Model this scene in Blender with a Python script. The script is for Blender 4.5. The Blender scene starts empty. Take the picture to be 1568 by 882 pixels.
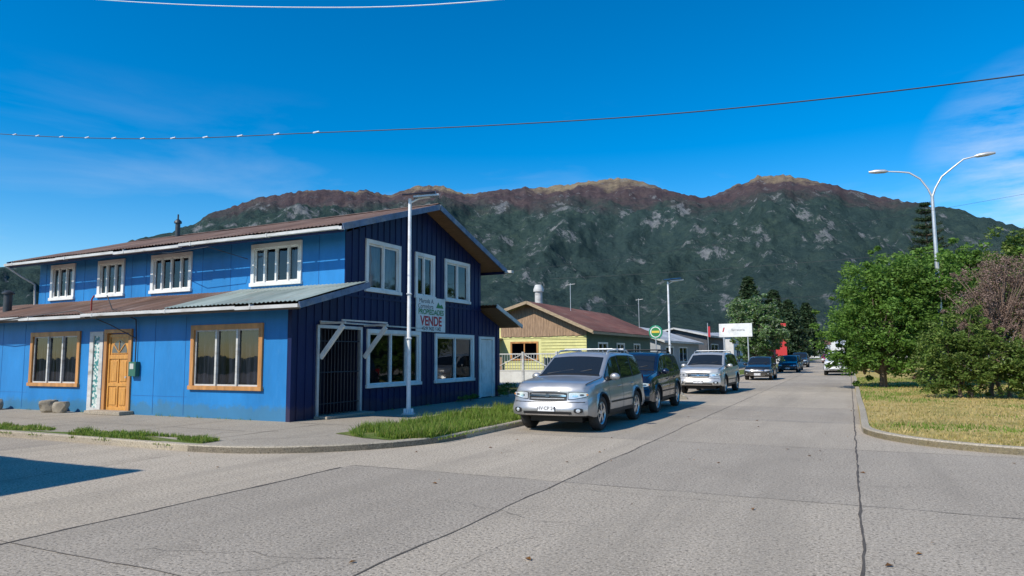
import bpy, bmesh, math, random
import numpy as np
from mathutils import Vector, Matrix, noise
random.seed(7); np.random.seed(7)
scene=bpy.context.scene
COL=bpy.context.collection
# ------------------------------------------------------------------ helpers
def link(ob,parent=None):
    COL.objects.link(ob)
    if parent is not None: ob.parent=parent
    return ob
def group(name,loc=(0,0,0),rotz=0):
    e=bpy.data.objects.new(name,None); e.location=loc; e.rotation_euler=(0,0,rotz); e.empty_display_size=.2
    COL.objects.link(e); return e
def mesh(name,verts,faces,mats,parent=None,mi=None,smooth=False,sharp=None):
    me=bpy.data.meshes.new(name); me.from_pydata([tuple(v) for v in verts],[],faces)
    if not isinstance(mats,(list,tuple)): mats=[mats]
    for m in mats: me.materials.append(m)
    if mi is not None: me.polygons.foreach_set('material_index',mi)
    if smooth: me.polygons.foreach_set('use_smooth',[True]*len(me.polygons))
    me.update()
    if sharp: me.set_sharp_from_angle(angle=math.radians(sharp))
    return link(bpy.data.objects.new(name,me),parent)
def fixn(ob):
    bm=bmesh.new(); bm.from_mesh(ob.data); bmesh.ops.recalc_face_normals(bm,faces=bm.faces); bm.to_mesh(ob.data); bm.free(); return ob
BF=[(0,3,2,1),(4,5,6,7),(0,1,5,4),(1,2,6,5),(2,3,7,6),(3,0,4,7)]
def boxes(name,lst,mat,parent=None,bev=0):
    v=[];f=[]
    for (x0,x1,y0,y1,z0,z1) in lst:
        if x0>x1:x0,x1=x1,x0
        if y0>y1:y0,y1=y1,y0
        if z0>z1:z0,z1=z1,z0
        n=len(v)
        v+=[(x0,y0,z0),(x1,y0,z0),(x1,y1,z0),(x0,y1,z0),(x0,y0,z1),(x1,y0,z1),(x1,y1,z1),(x0,y1,z1)]
        f+=[tuple(n+i for i in q) for q in BF]
    ob=mesh(name,v,f,mat,parent)
    if bev:
        m=ob.modifiers.new('b','BEVEL'); m.width=bev; m.segments=2; m.limit_method='ANGLE'
    return ob
def tubes(name,paths,mat,parent=None,n=8,closed=True):
    """paths: list of (points, radii)"""
    V=[];Fc=[]
    for pts,rad in paths:
        pts=[Vector(p) for p in pts]
        if not isinstance(rad,(list,tuple)): rad=[rad]*len(pts)
        base=len(V); up=None
        for i,p in enumerate(pts):
            t=(pts[min(i+1,len(pts)-1)]-pts[max(i-1,0)]).normalized()
            if up is None:
                up=t.orthogonal().normalized()
            a=(up-t*up.dot(t)).normalized(); up=a; b=t.cross(a)
            for k in range(n):
                an=2*math.pi*k/n
                V.append(p+(a*math.cos(an)+b*math.sin(an))*rad[i])
        for i in range(len(pts)-1):
            for k in range(n):
                Fc.append((base+i*n+k,base+i*n+(k+1)%n,base+(i+1)*n+(k+1)%n,base+(i+1)*n+k))
        if closed:
            Fc.append(tuple(base+k for k in range(n))[::-1]); Fc.append(tuple(base+(len(pts)-1)*n+k for k in range(n)))
    return mesh(name,V,Fc,mat,parent,smooth=True,sharp=50)
def beam(name,segs,w,h,mat,parent=None):
    V=[];Fc=[]
    for a,b in segs:
        a=Vector(a);b=Vector(b);t=(b-a).normalized()
        u=Vector((0,0,1)); 
        if abs(t.z)>.98:u=Vector((1,0,0))
        s=t.cross(u).normalized(); q=s.cross(t).normalized(); n=len(V)
        for p in (a,b):
            V+= [p-s*w/2-q*h/2,p+s*w/2-q*h/2,p+s*w/2+q*h/2,p-s*w/2+q*h/2]
        Fc+=[tuple(n+i for i in f) for f in BF]
    return fixn(mesh(name,V,Fc,mat,parent))
# ------------------------------------------------------------------ materials
def newmat(name):
    m=bpy.data.materials.new(name); m.use_nodes=True; nt=m.node_tree; b=nt.nodes['Principled BSDF']; return m,nt,b
def ramp(nt,fac,stops):
    r=nt.nodes.new('ShaderNodeValToRGB'); e=r.color_ramp.elements
    while len(e)<len(stops): e.new(.5)
    for i,(p,c) in enumerate(stops):
        e[i].position=p; e[i].color=(*c,1) if len(c)==3 else c
    nt.links.new(fac,r.inputs[0]); return r.outputs[0]
def tex(nt,scale,detail=4,rough=.55,sc=(1,1,1),kind='noise',rot=(0,0,0)):
    tc=nt.nodes.new('ShaderNodeTexCoord'); mp=nt.nodes.new('ShaderNodeMapping'); mp.inputs['Scale'].default_value=sc; mp.inputs['Rotation'].default_value=rot
    nt.links.new(tc.outputs['Object'],mp.inputs[0])
    if kind=='noise':
        n=nt.nodes.new('ShaderNodeTexNoise'); n.inputs['Scale'].default_value=scale; n.inputs['Detail'].default_value=detail; n.inputs['Roughness'].default_value=rough
        o=n.outputs['Fac']
    else:
        n=nt.nodes.new('ShaderNodeTexVoronoi'); n.inputs['Scale'].default_value=scale; o=n.outputs['Color' if kind=='vcol' else 'Distance']
    nt.links.new(mp.outputs[0],n.inputs['Vector']); return o
def mix(nt,a,b,fac,mode='MIX'):
    m=nt.nodes.new('ShaderNodeMix'); m.data_type='RGBA'; m.blend_type=mode
    for s,v in ((6,a),(7,b),(0,fac)):
        if hasattr(v,'is_linked'): nt.links.new(v,m.inputs[s])
        elif s==0: m.inputs[0].default_value=v
        else: m.inputs[s].default_value=(*v,1)
    return m.outputs[2]
def bump(nt,b,h,strength=.3,dist=.02):
    n=nt.nodes.new('ShaderNodeBump'); n.inputs['Strength'].default_value=strength; n.inputs['Distance'].default_value=dist
    nt.links.new(h,n.inputs['Height']); nt.links.new(n.outputs[0],b.inputs['Normal'])
def M(name,c,rough=.6,metal=0,var=.25,scale=3,sc=(1,1,1),bmp=0,bscale=40,dirt=None,spec=None):
    m,nt,b=newmat(name); b.inputs['Roughness'].default_value=rough; b.inputs['Metallic'].default_value=metal
    if spec is not None: b.inputs['Specular IOR Level'].default_value=spec
    if var:
        n=tex(nt,scale,5,.6,sc); lo=[x*(1-var) for x in c]; hi=[min(1,x*(1+var)) for x in c]
        o=ramp(nt,n,[(.3,lo),(.7,hi)])
        if dirt:
            n2=tex(nt,scale*.4+.3,6,.7,sc); f=ramp(nt,n2,[(.5,(0,0,0)),(.72,(1,1,1))]); o=mix(nt,o,dirt,f)
        nt.links.new(o,b.inputs['Base Color'])
    else: b.inputs['Base Color'].default_value=(*c,1)
    if bmp: bump(nt,b,tex(nt,bscale,3),bmp)
    return m
def paint(name,c,metal=.6,rough=.28):
    m,nt,b=newmat(name); b.inputs['Base Color'].default_value=(*c,1); b.inputs['Metallic'].default_value=metal
    b.inputs['Coat Weight'].default_value=.8; b.inputs['Coat Roughness'].default_value=.05
    n=tex(nt,2.5,4); r=ramp(nt,n,[(.3,(rough-.06,)*3),(.7,(rough+.1,)*3)]); nt.links.new(r,b.inputs['Roughness'])
    tc=nt.nodes.new('ShaderNodeTexCoord'); sx=nt.nodes.new('ShaderNodeSeparateXYZ'); nt.links.new(tc.outputs['Object'],sx.inputs[0])
    g=ramp(nt,tex(nt,1.2,6,.7),[(.35,[x*.86 for x in c]),(.65,c)])
    dust=ramp(nt,sx.outputs[2],[(.25,(.6,)*3),(.65,(0,0,0))]); g=mix(nt,g,(.22,.20,.17),dust); nt.links.new(g,b.inputs['Base Color'])
    return m
def leafmat(name,cols,rough=.55,trans=.25,dark=.45,ds=.9):
    m,nt,b=newmat(name); g=nt.nodes.new('ShaderNodeNewGeometry')
    k=len(cols); o=ramp(nt,g.outputs['Random Per Island'],[(i/max(1,k-1),c) for i,c in enumerate(cols)])
    n=tex(nt,ds,3); o2=mix(nt,o,(0,0,0),ramp(nt,n,[(.35,(dark,)*3),(.62,(0,0,0))]))
    nt.links.new(o2,b.inputs['Base Color']); b.inputs['Roughness'].default_value=rough; b.inputs['Specular IOR Level'].default_value=.25
    t=nt.nodes.new('ShaderNodeBsdfTranslucent'); nt.links.new(o2,t.inputs[0]); ms=nt.nodes.new('ShaderNodeMixShader'); ms.inputs[0].default_value=trans
    nt.links.new(b.outputs[0],ms.inputs[1]); nt.links.new(t.outputs[0],ms.inputs[2]); nt.links.new(ms.outputs[0],nt.nodes['Material Output'].inputs[0])
    return m

def concrete_mat(name,base,agg=1.0,tint=(.46,.385,.28),slabs=False):
    m,nt,b=newmat(name); b.inputs['Roughness'].default_value=.9; b.inputs['Specular IOR Level'].default_value=.2
    big=ramp(nt,tex(nt,.22,6,.65),[(.3,[x*.82 for x in base]),(.7,[x*1.1 for x in base])])
    st=tex(nt,1.3,6,.7,(1,.25,1)); o=mix(nt,big,[x*.62 for x in base],ramp(nt,st,[(.50,(0,0,0)),(.8,(.6,)*3)]))
    mid=tex(nt,7,4,.7); o=mix(nt,o,tint,ramp(nt,mid,[(.45,(0,0,0)),(.75,(.3,)*3)]))
    fine=tex(nt,30,4,.75); o=mix(nt,o,[x*.30 for x in base],ramp(nt,fine,[(.38,(.9*agg,)*3),(.50,(0,0,0))]))
    o=mix(nt,o,[min(.8,x*1.6) for x in base],ramp(nt,tex(nt,46,2,.6),[(.54,(0,0,0)),(.66,(.75*agg,)*3)]))
    o=mix(nt,o,[x*.5 for x in base],ramp(nt,tex(nt,.8,7,.75),[(.58,(0,0,0)),(.72,(.45,)*3)]))
    if slabs:
        br=nt.nodes.new('ShaderNodeTexBrick'); br.offset=0; br.squash=1; br.inputs['Scale'].default_value=1; br.inputs['Brick Width'].default_value=3.45; br.inputs['Row Height'].default_value=4.75; br.inputs['Mortar Size'].default_value=0.0
        br.inputs['Color1'].default_value=(.84,.84,.85,1); br.inputs['Color2'].default_value=(1.08,1.06,1.03,1); br.inputs['Mortar'].default_value=(.9,.9,.9,1)
        tc=nt.nodes.new('ShaderNodeTexCoord'); mp=nt.nodes.new('ShaderNodeMapping'); mp.inputs['Location'].default_value=(0,-3.7,0); nt.links.new(tc.outputs['Object'],mp.inputs[0]); nt.links.new(mp.outputs[0],br.inputs['Vector'])
        o=mix(nt,o,br.outputs['Color'],1.0,'MULTIPLY')
        # worn wheel paths running down the street
        o=mix(nt,o,[x*.6 for x in base],ramp(nt,tex(nt,1.1,5,.6,(1,.06,1)),[(.50,(0,0,0)),(.66,(.4,)*3)]))
    nt.links.new(o,b.inputs['Base Color']); bump(nt,b,fine,.6*agg,.012); return m
road_m=concrete_mat('exposed_aggregate_concrete',(.43,.375,.30),slabs=True)
walk_m=concrete_mat('sidewalk_concrete',(.36,.315,.25),.7)
kerb_m=concrete_mat('kerb_concrete',(.40,.35,.27),.7)
def ground_m(name,a,b_,c,sc=1.):
    m,nt,b=newmat(name); b.inputs['Roughness'].default_value=.95; b.inputs['Specular IOR Level'].default_value=.1
    o=ramp(nt,tex(nt,.7*sc,7,.7),[(.32,a),(.5,b_),(.68,c)])
    o=mix(nt,o,[x*.35 for x in b_],ramp(nt,tex(nt,24,3,.7),[(.35,(.7,)*3),(.5,(0,0,0))]))
    nt.links.new(o,b.inputs['Base Color']); bump(nt,b,tex(nt,20,4,.7),.8,.04); return m
lawn_m=ground_m('dry_lawn',(.20,.22,.06),(.48,.37,.14),(.58,.44,.19))
verge_m=ground_m('verge_soil_grass',(.10,.15,.03),(.13,.18,.045),(.24,.22,.09))
yard_m=ground_m('yard_ground',(.12,.11,.07),(.09,.11,.04),(.07,.10,.03))
plain_m=ground_m('valley_ground',(.05,.08,.03),(.06,.09,.035),(.10,.11,.05),.02)
white=M('white_paint',(.76,.76,.74),.5,0,.08,2,dirt=(.55,.53,.49))
trimw=M('weathered_white_trim',(.55,.55,.53),.6,0,.2,3,(1,1,4),dirt=(.25,.23,.20))
tar_m=M('joint_sealant',(.09,.075,.06),.9,0,.3,6)
black=M('black_plastic',(.015,.015,.016),.55,0,0)
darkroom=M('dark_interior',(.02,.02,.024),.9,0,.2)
steel=M('galvanised_steel',(.55,.56,.57),.45,.6,.12,6)
polew=M('pole_white_paint',(.78,.79,.80),.4,0,.08,4,dirt=(.5,.47,.43))
wire_m=M('cable_black',(.03,.03,.035),.6,0,0)
wirel_m=M('cable_pale',(.7,.72,.75),.4,0,0)
orange=M('varnished_orange_wood',(.46,.22,.07),.5,0,.35,5,(1,1,.2))
doorw=M('door_wood',(.56,.27,.06),.45,0,.3,4,(6,6,.6))
def glass_mat(name,tint=(.42,.46,.5),f0=.14,rough=.02):
    m,nt,b=newmat(name); nt.nodes.remove(b)
    tr=nt.nodes.new('ShaderNodeBsdfTransparent'); tr.inputs[0].default_value=(*tint,1)
    gl=nt.nodes.new('ShaderNodeBsdfGlossy'); gl.inputs['Roughness'].default_value=rough; gl.inputs[0].default_value=(.9,.95,1,1)
    lw=nt.nodes.new('ShaderNodeLayerWeight'); lw.inputs[0].default_value=.35
    mr=nt.nodes.new('ShaderNodeMapRange'); mr.inputs[3].default_value=f0; mr.inputs[4].default_value=.55; nt.links.new(lw.outputs['Fresnel'],mr.inputs[0])
    bp=nt.nodes.new('ShaderNodeBump'); bp.inputs['Strength'].default_value=.06; bp.inputs['Distance'].default_value=.05
    nt.links.new(tex(nt,1.3,2),bp.inputs['Height']); nt.links.new(bp.outputs[0],gl.inputs['Normal'])
    ms=nt.nodes.new('ShaderNodeMixShader'); nt.links.new(mr.outputs[0],ms.inputs[0]); nt.links.new(tr.outputs[0],ms.inputs[1]); nt.links.new(gl.outputs[0],ms.inputs[2])
    nt.links.new(ms.outputs[0],nt.nodes['Material Output'].inputs[0]); return m
glass=glass_mat('window_glass',f0=.04)
curt_g=M('grey_curtain',(.16,.16,.21),.9,0,.3,3,(4,4,.5))
curt_w=M('pale_curtain',(.6,.62,.65),.9,0,.2,3,(4,4,.5))
def blue_mat(name,c,streak=.18):
    m,nt,b=newmat(name); b.inputs['Roughness'].default_value=.5; b.inputs['Specular IOR Level'].default_value=.25
    o=ramp(nt,tex(nt,1.1,6,.65,(1,1,.35)),[(.3,[x*(1-streak) for x in c]),(.7,[min(1,x*(1+streak)) for x in c])])
    o=mix(nt,o,[c[0]*2+.02,c[1]*1.15+.01,c[2]],ramp(nt,tex(nt,9,5,.75,(1,1,.3)),[(.56,(0,0,0)),(.75,(.4,)*3)]))
    tc=nt.nodes.new('ShaderNodeTexCoord'); sx=nt.nodes.new('ShaderNodeSeparateXYZ'); nt.links.new(tc.outputs['Object'],sx.inputs[0])
    ad=nt.nodes.new('ShaderNodeMath'); ad.operation='MULTIPLY_ADD'; nt.links.new(tex(nt,3,5,.7),ad.inputs[0]); ad.inputs[1].default_value=-.7; nt.links.new(sx.outputs[2],ad.inputs[2])
    f=ramp(nt,ad.outputs[0],[(-.0,(.55,)*3),(.14,(0,0,0))]); o=mix(nt,o,(c[0]+.05,c[1]*.7+.03,c[2]*.35+.03),f)
    nt.links.new(o,b.inputs['Base Color']); bump(nt,b,tex(nt,6,5,.6,(3,3,.6)),.3,.012); return m
lblue=blue_mat('sky_blue_plywood',(.022,.20,.50))
dblue=blue_mat('navy_board_siding',(.006,.014,.068),streak=.3)
def roof_mat(name,a,b_,c,d):
    m,nt,b=newmat(name); b.inputs['Roughness'].default_value=.75; b.inputs['Metallic'].default_value=.1
    n=tex(nt,1.6,7,.72,(2.2,.35,.5)); o=ramp(nt,n,[(.3,a),(.45,b_),(.58,c),(.74,d)])
    n2=tex(nt,.35,3,.5); o=mix(nt,o,a,ramp(nt,n2,[(.45,(0,0,0)),(.7,(.5,)*3)]))
    br=nt.nodes.new('ShaderNodeTexBrick'); br.inputs['Scale'].default_value=1; br.inputs['Brick Width'].default_value=.85; br.inputs['Row Height'].default_value=2.3; br.inputs['Mortar Size'].default_value=.012
    br.inputs['Color1'].default_value=(.62,.62,.62,1); br.inputs['Color2'].default_value=(1.15,1.12,1.1,1); br.inputs['Mortar'].default_value=(.4,.36,.33,1)
    tc=nt.nodes.new('ShaderNodeTexCoord'); nt.links.new(tc.outputs['Object'],br.inputs['Vector'])
    o=mix(nt,o,br.outputs['Color'],.8,'MULTIPLY')
    nt.links.new(o,b.inputs['Base Color']); return m
rust=roof_mat('rusty_corrugated_iron',(.12,.065,.045),(.19,.11,.075),(.23,.155,.12),(.36,.31,.27))
greyroof=roof_mat('weathered_zinc',(.22,.27,.25),(.30,.37,.34),(.38,.45,.42),(.28,.22,.16))
rust2=roof_mat('rusty_red_roof',(.15,.055,.04),(.21,.09,.065),(.22,.11,.08),(.30,.22,.17))
# ------------------------------------------------------------------ sky, sun, camera
SE=42.; hd=Vector((.40,.917,0)).normalized()
w=bpy.data.worlds.new('World'); scene.world=w; w.use_nodes=True; nt=w.node_tree
bg=nt.nodes['Background']; sky=nt.nodes.new('ShaderNodeTexSky'); sky.sky_type='NISHITA'; sky.sun_disc=False
sky.sun_elevation=math.radians(SE); sky.sun_rotation=math.atan2(-hd.x,-hd.y); sky.air_density=1.0; sky.dust_density=.2; sky.ozone_density=2.6; sky.altitude=300
hs=nt.nodes.new('ShaderNodeHueSaturation'); hs.inputs['Saturation'].default_value=1.55; hs.inputs['Value'].default_value=1.18; nt.links.new(sky.outputs[0],hs.inputs['Color'])
tc=nt.nodes.new('ShaderNodeTexCoord'); mp=nt.nodes.new('ShaderNodeMapping'); mp.inputs['Scale'].default_value=(1.2,1.2,5.5); nt.links.new(tc.outputs['Generated'],mp.inputs[0])
cn=nt.nodes.new('ShaderNodeTexNoise'); cn.inputs['Scale'].default_value=2.1; cn.inputs['Detail'].default_value=7; cn.inputs['Roughness'].default_value=.55; cn.inputs['Distortion'].default_value=.4; nt.links.new(mp.outputs[0],cn.inputs['Vector'])
cf=ramp(nt,cn.outputs['Fac'],[(.50,(0,0,0)),(.85,(.45,)*3)])
sx=nt.nodes.new('ShaderNodeSeparateXYZ'); nt.links.new(tc.outputs['Generated'],sx.inputs[0])
el=ramp(nt,sx.outputs[2],[(.12,(1,)*3),(.36,(0,0,0))])
def wm(op,a,b):
    n=nt.nodes.new('ShaderNodeMath'); n.operation=op
    for i,v in enumerate((a,b)):
        if hasattr(v,'is_linked'): nt.links.new(v,n.inputs[i])
        else: n.inputs[i].default_value=v
    return n.outputs[0]
c1=wm('MULTIPLY',cf,el)
vd=nt.nodes.new('ShaderNodeVectorMath'); vd.operation='DISTANCE'; nt.links.new(tc.outputs['Generated'],vd.inputs[0]); vd.inputs[1].default_value=(.235,.955,.185)
dm=ramp(nt,vd.outputs['Value'],[(.05,(1,)*3),(.17,(0,0,0))])
cn2=nt.nodes.new('ShaderNodeTexNoise'); cn2.inputs['Scale'].default_value=5; cn2.inputs['Detail'].default_value=8; cn2.inputs['Roughness'].default_value=.6; nt.links.new(mp.outputs[0],cn2.inputs['Vector'])
c2=wm('MULTIPLY',dm,ramp(nt,cn2.outputs['Fac'],[(.36,(0,0,0)),(.68,(.75,)*3)]))
cc=mix(nt,hs.outputs[0],(6.0,6.4,6.9),wm('MAXIMUM',c1,c2))
nt.links.new(cc,bg.inputs[0]); bg.inputs[1].default_value=.14
sl=bpy.data.lights.new('sun','SUN'); sl.energy=5.0; sl.angle=math.radians(.5); sl.color=(1,.93,.82)
so=bpy.data.objects.new('sun',sl); COL.objects.link(so); so.location=(-20,-40,40)
d=Vector((hd.x*math.cos(math.radians(SE)),hd.y*math.cos(math.radians(SE)),-math.sin(math.radians(SE))))
so.rotation_euler=d.to_track_quat('-Z','Y').to_euler()
cam=bpy.data.cameras.new('camera'); cam.sensor_width=36; cam.lens=36*1045/1568; cam.clip_start=.1; cam.clip_end=20000
co=bpy.data.objects.new('camera',cam); COL.objects.link(co)
p=math.atan(103/1045); s_=math.sin(math.radians(26.17)); c_=math.cos(math.radians(26.17)); sp,cp=math.sin(p),math.cos(p); r=.0075
Fv=Vector((-s_*cp,c_*cp,sp)); Rv=Vector((c_,s_,0)); Uv=Rv.cross(Fv)
R2=(Rv-Uv*r).normalized(); U2=(Uv+Rv*r).normalized()
mt=Matrix((R2,U2,-Fv)).transposed().to_4x4(); mt.translation=(0,0,1.65); co.matrix_world=mt
scene.camera=co
scene.view_settings.view_transform='Standard'; scene.view_settings.look='None'; scene.view_settings.exposure=0
# ------------------------------------------------------------------ ground, road, pavements
G=9000
mesh('ground',[(-G,-G,-.03),(G,-G,-.03),(G,G,-.03),(-G,G,-.03)],[(0,1,2,3)],plain_m)
def sheet(name,polys,z,mat):
    v=[];f=[]
    for q in polys:
        n=len(v); v+=[(x,y,z) for x,y in q]; f.append(tuple(range(n,n+len(q))))
    return mesh(name,v,f,mat)
sheet('road',[[(-90,-25),(60,-25),(60,13.6),(-90,13.6)],[(-7.6,13.6),(25,13.6),(25,520),(-7.6,520)]],0,road_m)
def arc(cx,cy,rad,a0,a1,n=10): return [(cx+rad*math.cos(math.radians(a0+(a1-a0)*i/n)),cy+rad*math.sin(math.radians(a0+(a1-a0)*i/n))) for i in range(n+1)]
def slab(name,poly,z,mat,z0=-.02):
    n=len(poly); v=[(x,y,z) for x,y in poly]+[(x,y,z0) for x,y in poly]
    f=[tuple(range(n))]+[(i,i+n,(i+1)%n+n,(i+1)%n) for i in range(n)]
    return fixn(mesh(name,v,f,mat))
def ribbon(path,off0,off1):
    pts=[Vector((x,y,0)) for x,y in path]; A=[];B=[]
    for i,p_ in enumerate(pts):
        t=(pts[min(i+1,len(pts)-1)]-pts[max(i-1,0)]).normalized(); n=Vector((-t.y,t.x,0))
        A.append(p_+n*off0); B.append(p_+n*off1)
    return A,B
def kerb(name,path,zt,wd,side=1):
    A,B=ribbon(path,0,wd*side); n=len(A); v=[];
    for a,b in zip(A,B): v+=[(a.x,a.y,-.02),(a.x,a.y,zt-.02),(a.x+(b.x-a.x)*.12,a.y+(b.y-a.y)*.12,zt),(b.x,b.y,zt),(b.x,b.y,-.02)]
    f=[]
    for i in range(n-1):
        for k in range(4): f.append((i*5+k,i*5+k+1,i*5+5+k+1,i*5+5+k))
    return fixn(mesh(name,v,f,kerb_m))
corner=arc(-10.6,12.1,3.6,-90,0,12)
blk=[(-90,8.5)]+corner+[(-7.0,520)]
slab('sidewalk',blk+[(-90,520)],.10,walk_m)
kp=[(-90+ i*2,8.5+.02*math.sin(i*1.7)) for i in range(40)]+corner+[(-7.0+.015*math.sin(i*2.1),12.1+2*i) for i in range(1,60)]+[(-7.0,520)]
kerb('street_kerb',kp,.118,.16,1)
vr=[(-9.4+.12*noise.noise(Vector((0,y*.9,3))),y) for y in np.arange(11.0,24.5,.5)]
vl=[(-7.18,y) for y in np.arange(24.0,10.9,-.5)]
sheet('grass_verge',[[(x,y) for x,y in vl[::-1]]+vr[::-1]+[(-8.4,10.6),(-7.6,10.5)],[(-7.2,25),(-7.2,240),(-9.2,240),(-9.3,25)]],.108,verge_m)
st=[(x,9.0+.28*noise.noise(Vector((x*.6,1,3)))) for x in np.arange(-40,-10.6,.6)]
sheet('grass_strip',[[(-40,8.68)]+[(-10.4,8.72)]+st[::-1]],.106,verge_m)
sheet('yard_ground',[[(-90,24.2),(-12.3,24.2),(-12.3,520),(-90,520)],[(-90,12.5),(-28.5,12.5),(-28.5,24.2),(-90,24.2)]],.105,yard_m)
mc=arc(3.1,16.4,2.95,180,270,12)
mi=[(.15,520)]+[(.15,17.2)]+mc[1:]+[(9,13.45)]+[(9,520)]
slab('median_lawn',mi,.10,lawn_m)
kerb('median_kerb',[(.15,520)]+[(.15+.012*math.sin(i),200-2*i) for i in range(92)]+mc+[(3.5+.5*i,13.45+.01*math.sin(i*2)) for i in range(12)],.125,.15,1)
jv=[];jf=[]
def joint(pts,wd,z=.004):
    n0=len(jv)
    for i,(x,y) in enumerate(pts):
        a=pts[max(0,i-1)];b=pts[min(len(pts)-1,i+1)]; t=Vector((b[0]-a[0],b[1]-a[1])).normalized(); ww=wd*(.45+1.1*random.random())
        jv.append((x-t.y*ww/2,y+t.x*ww/2,z)); jv.append((x+t.y*ww/2,y-t.x*ww/2,z))
    for i in range(len(pts)-1): jf.append((n0+2*i,n0+2*i+1,n0+2*i+3,n0+2*i+2))
for X in (-6.9,-3.45,.02,3.6):
    y1=8.3 if X==-6.9 else (13.3 if X>3 else 120)
    ys=np.arange(-6,y1,.2); joint([(X+.03*noise.noise(Vector((X,y*1.1,0)))+.008*random.uniform(-1,1),y) for y in ys],{-6.9:.036,-3.45:.018,.02:.022,3.6:.016}[X])
for k,Y in enumerate((3.7,8.45,13.2,17.95,22.7,27.45,32.2,36.95,41.7,46.5,51.2,56)):
    x0=-30 if Y<5 else -6.9; x1=14 if Y<13.3 else 0
    xs=np.arange(x0,x1,.25); joint([(x,Y+.03*noise.noise(Vector((x*1.5,Y,5)))+.006*random.uniform(-1,1)) for x in xs],.010)
for X in (-10.4,-14,-17.6,-21.2,-24.8): joint([(X+.01*noise.noise(Vector((X,y,0))),y) for y in np.arange(-6,8.4,.4)],.013)
for k in range(9):
    x,y=(random.uniform(-6,3),random.uniform(3,11)); pts=[]; dx,dy=random.uniform(-.15,.15),random.uniform(-.15,.15)
    for i in range(18): pts.append((x,y)); x+=dx+random.uniform(-.06,.06); y+=dy+random.uniform(-.06,.06)
    joint(pts,.004)
mesh('road_joint',jv,jf,tar_m)
jv=[];jf=[]
for X in (-25,-22.2,-19.4,-16.6,-13.8,-11): joint([(X,y) for y in np.arange(9.1,12.4,.4)],.016,.104)
joint([(x,10.6) for x in np.arange(-40,-11,.5)],.012,.104)
for Y in (12.4,14.6,17,19.4,22,25,28,31): joint([(x,Y) for x in np.arange(-12.0,-9.5,.4)],.016,.104)
for k in range(7):
    x,y=(-20+1.6*k,9.3); pts=[]
    for i in range(14):
        pts.append((x,y)); x+=random.uniform(-.12,.3); y+=random.uniform(.05,.25)
    joint(pts,.010,.1045)
mesh('sidewalk_joint',jv,jf,tar_m)
def rawmesh(name,v,k,mat,parent=None):
    n=len(v)//k; me=bpy.data.meshes.new(name); me.vertices.add(len(v)); me.vertices.foreach_set('co',v.astype(np.float32).ravel())
    me.loops.add(len(v)); me.loops.foreach_set('vertex_index',np.arange(len(v),dtype=np.int32))
    me.polygons.add(n); me.polygons.foreach_set('loop_start',np.arange(0,len(v),k,dtype=np.int32)); me.polygons.foreach_set('loop_total',np.full(n,k,dtype=np.int32))
    me.materials.append(mat); me.update(calc_edges=True); me.validate()
    return link(bpy.data.objects.new(name,me),parent)
def blades(name,pts,hmin,hmax,mat,z0,wd=.012,parent=None):
    n=len(pts); P=np.array(pts); h=np.random.uniform(hmin,hmax,n)
    h*=np.array([.55+1.5*max(0,.35+noise.noise(Vector((q[0]*1.6,q[1]*1.6,9)))) for q in pts])
    a=np.random.uniform(0,6.28,n); ln=np.random.uniform(0,.9,n)*h; b=np.random.uniform(0,6.28,n)
    v=np.zeros((n,3,3)); ww=wd*np.random.uniform(.6,1.4,n)
    v[:,0,0]=P[:,0]-np.cos(a)*ww; v[:,0,1]=P[:,1]-np.sin(a)*ww; v[:,1,0]=P[:,0]+np.cos(a)*ww; v[:,1,1]=P[:,1]+np.sin(a)*ww
    v[:,0,2]=z0; v[:,1,2]=z0; v[:,2,0]=P[:,0]+np.cos(b)*ln; v[:,2,1]=P[:,1]+np.sin(b)*ln; v[:,2,2]=z0+h
    return rawmesh(name,v.reshape(-1,3),3,mat,parent)
grass_g=leafmat('green_grass',[(.12,.21,.025),(.17,.28,.035),(.22,.32,.05),(.38,.36,.12)],dark=.15,trans=.35)
grass_y=leafmat('dry_grass',[(.26,.26,.06),(.52,.41,.15),(.62,.48,.21),(.45,.35,.14)],dark=.1,trans=.35)
pts=[]
while len(pts)<56000:
    x=random.uniform(-9.55,-7.12); y=10.6+ (random.random()**1.7)*26
    if y<11.6 and (x+8.1)**2/1.3+(y-11.6)**2>1.0: continue
    d_=noise.noise(Vector((x*1.1,y*.8,2)))
    if d_<-.42+.3*random.random(): continue
    if x<-9.3+.25*noise.noise(Vector((1,y*2,4))): continue
    pts.append((x,y))
blades('verge_grass',pts,.05,.17,grass_g,.108,.011)
pts=[]
while len(pts)<12000:
    x=-10.6-random.random()**1.3*16; y=8.62+.75*random.random()**1.5
    if noise.noise(Vector((x*.7,y*2,7)))<-.08: continue
    pts.append((x,y))
blades('strip_grass',pts,.02,.08,grass_g,.106,.012)
pts=[]
while len(pts)<42000:
    x=random.uniform(.3,8.9); y=13.55+random.random()**1.6*35
    if x<3.1 and y<16.4 and (x-3.1)**2+(y-16.4)**2>2.8**2: continue
    pts.append((x,y))
gn=lambda q:noise.noise(Vector((q[0]*.45,q[1]*.45,0)))+.016*(q[1]-22)+.15*random.uniform(-1,1)
gv_=[gn(q) for q in pts]
blades('lawn_grass',[q for q,s in zip(pts,gv_) if s<.17],.02,.06,grass_y,.10,.014)
blades('lawn_clover',[q for q,s in zip(pts,gv_) if s>=.17],.02,.07,grass_g,.10,.014)
pts=[]
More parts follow.
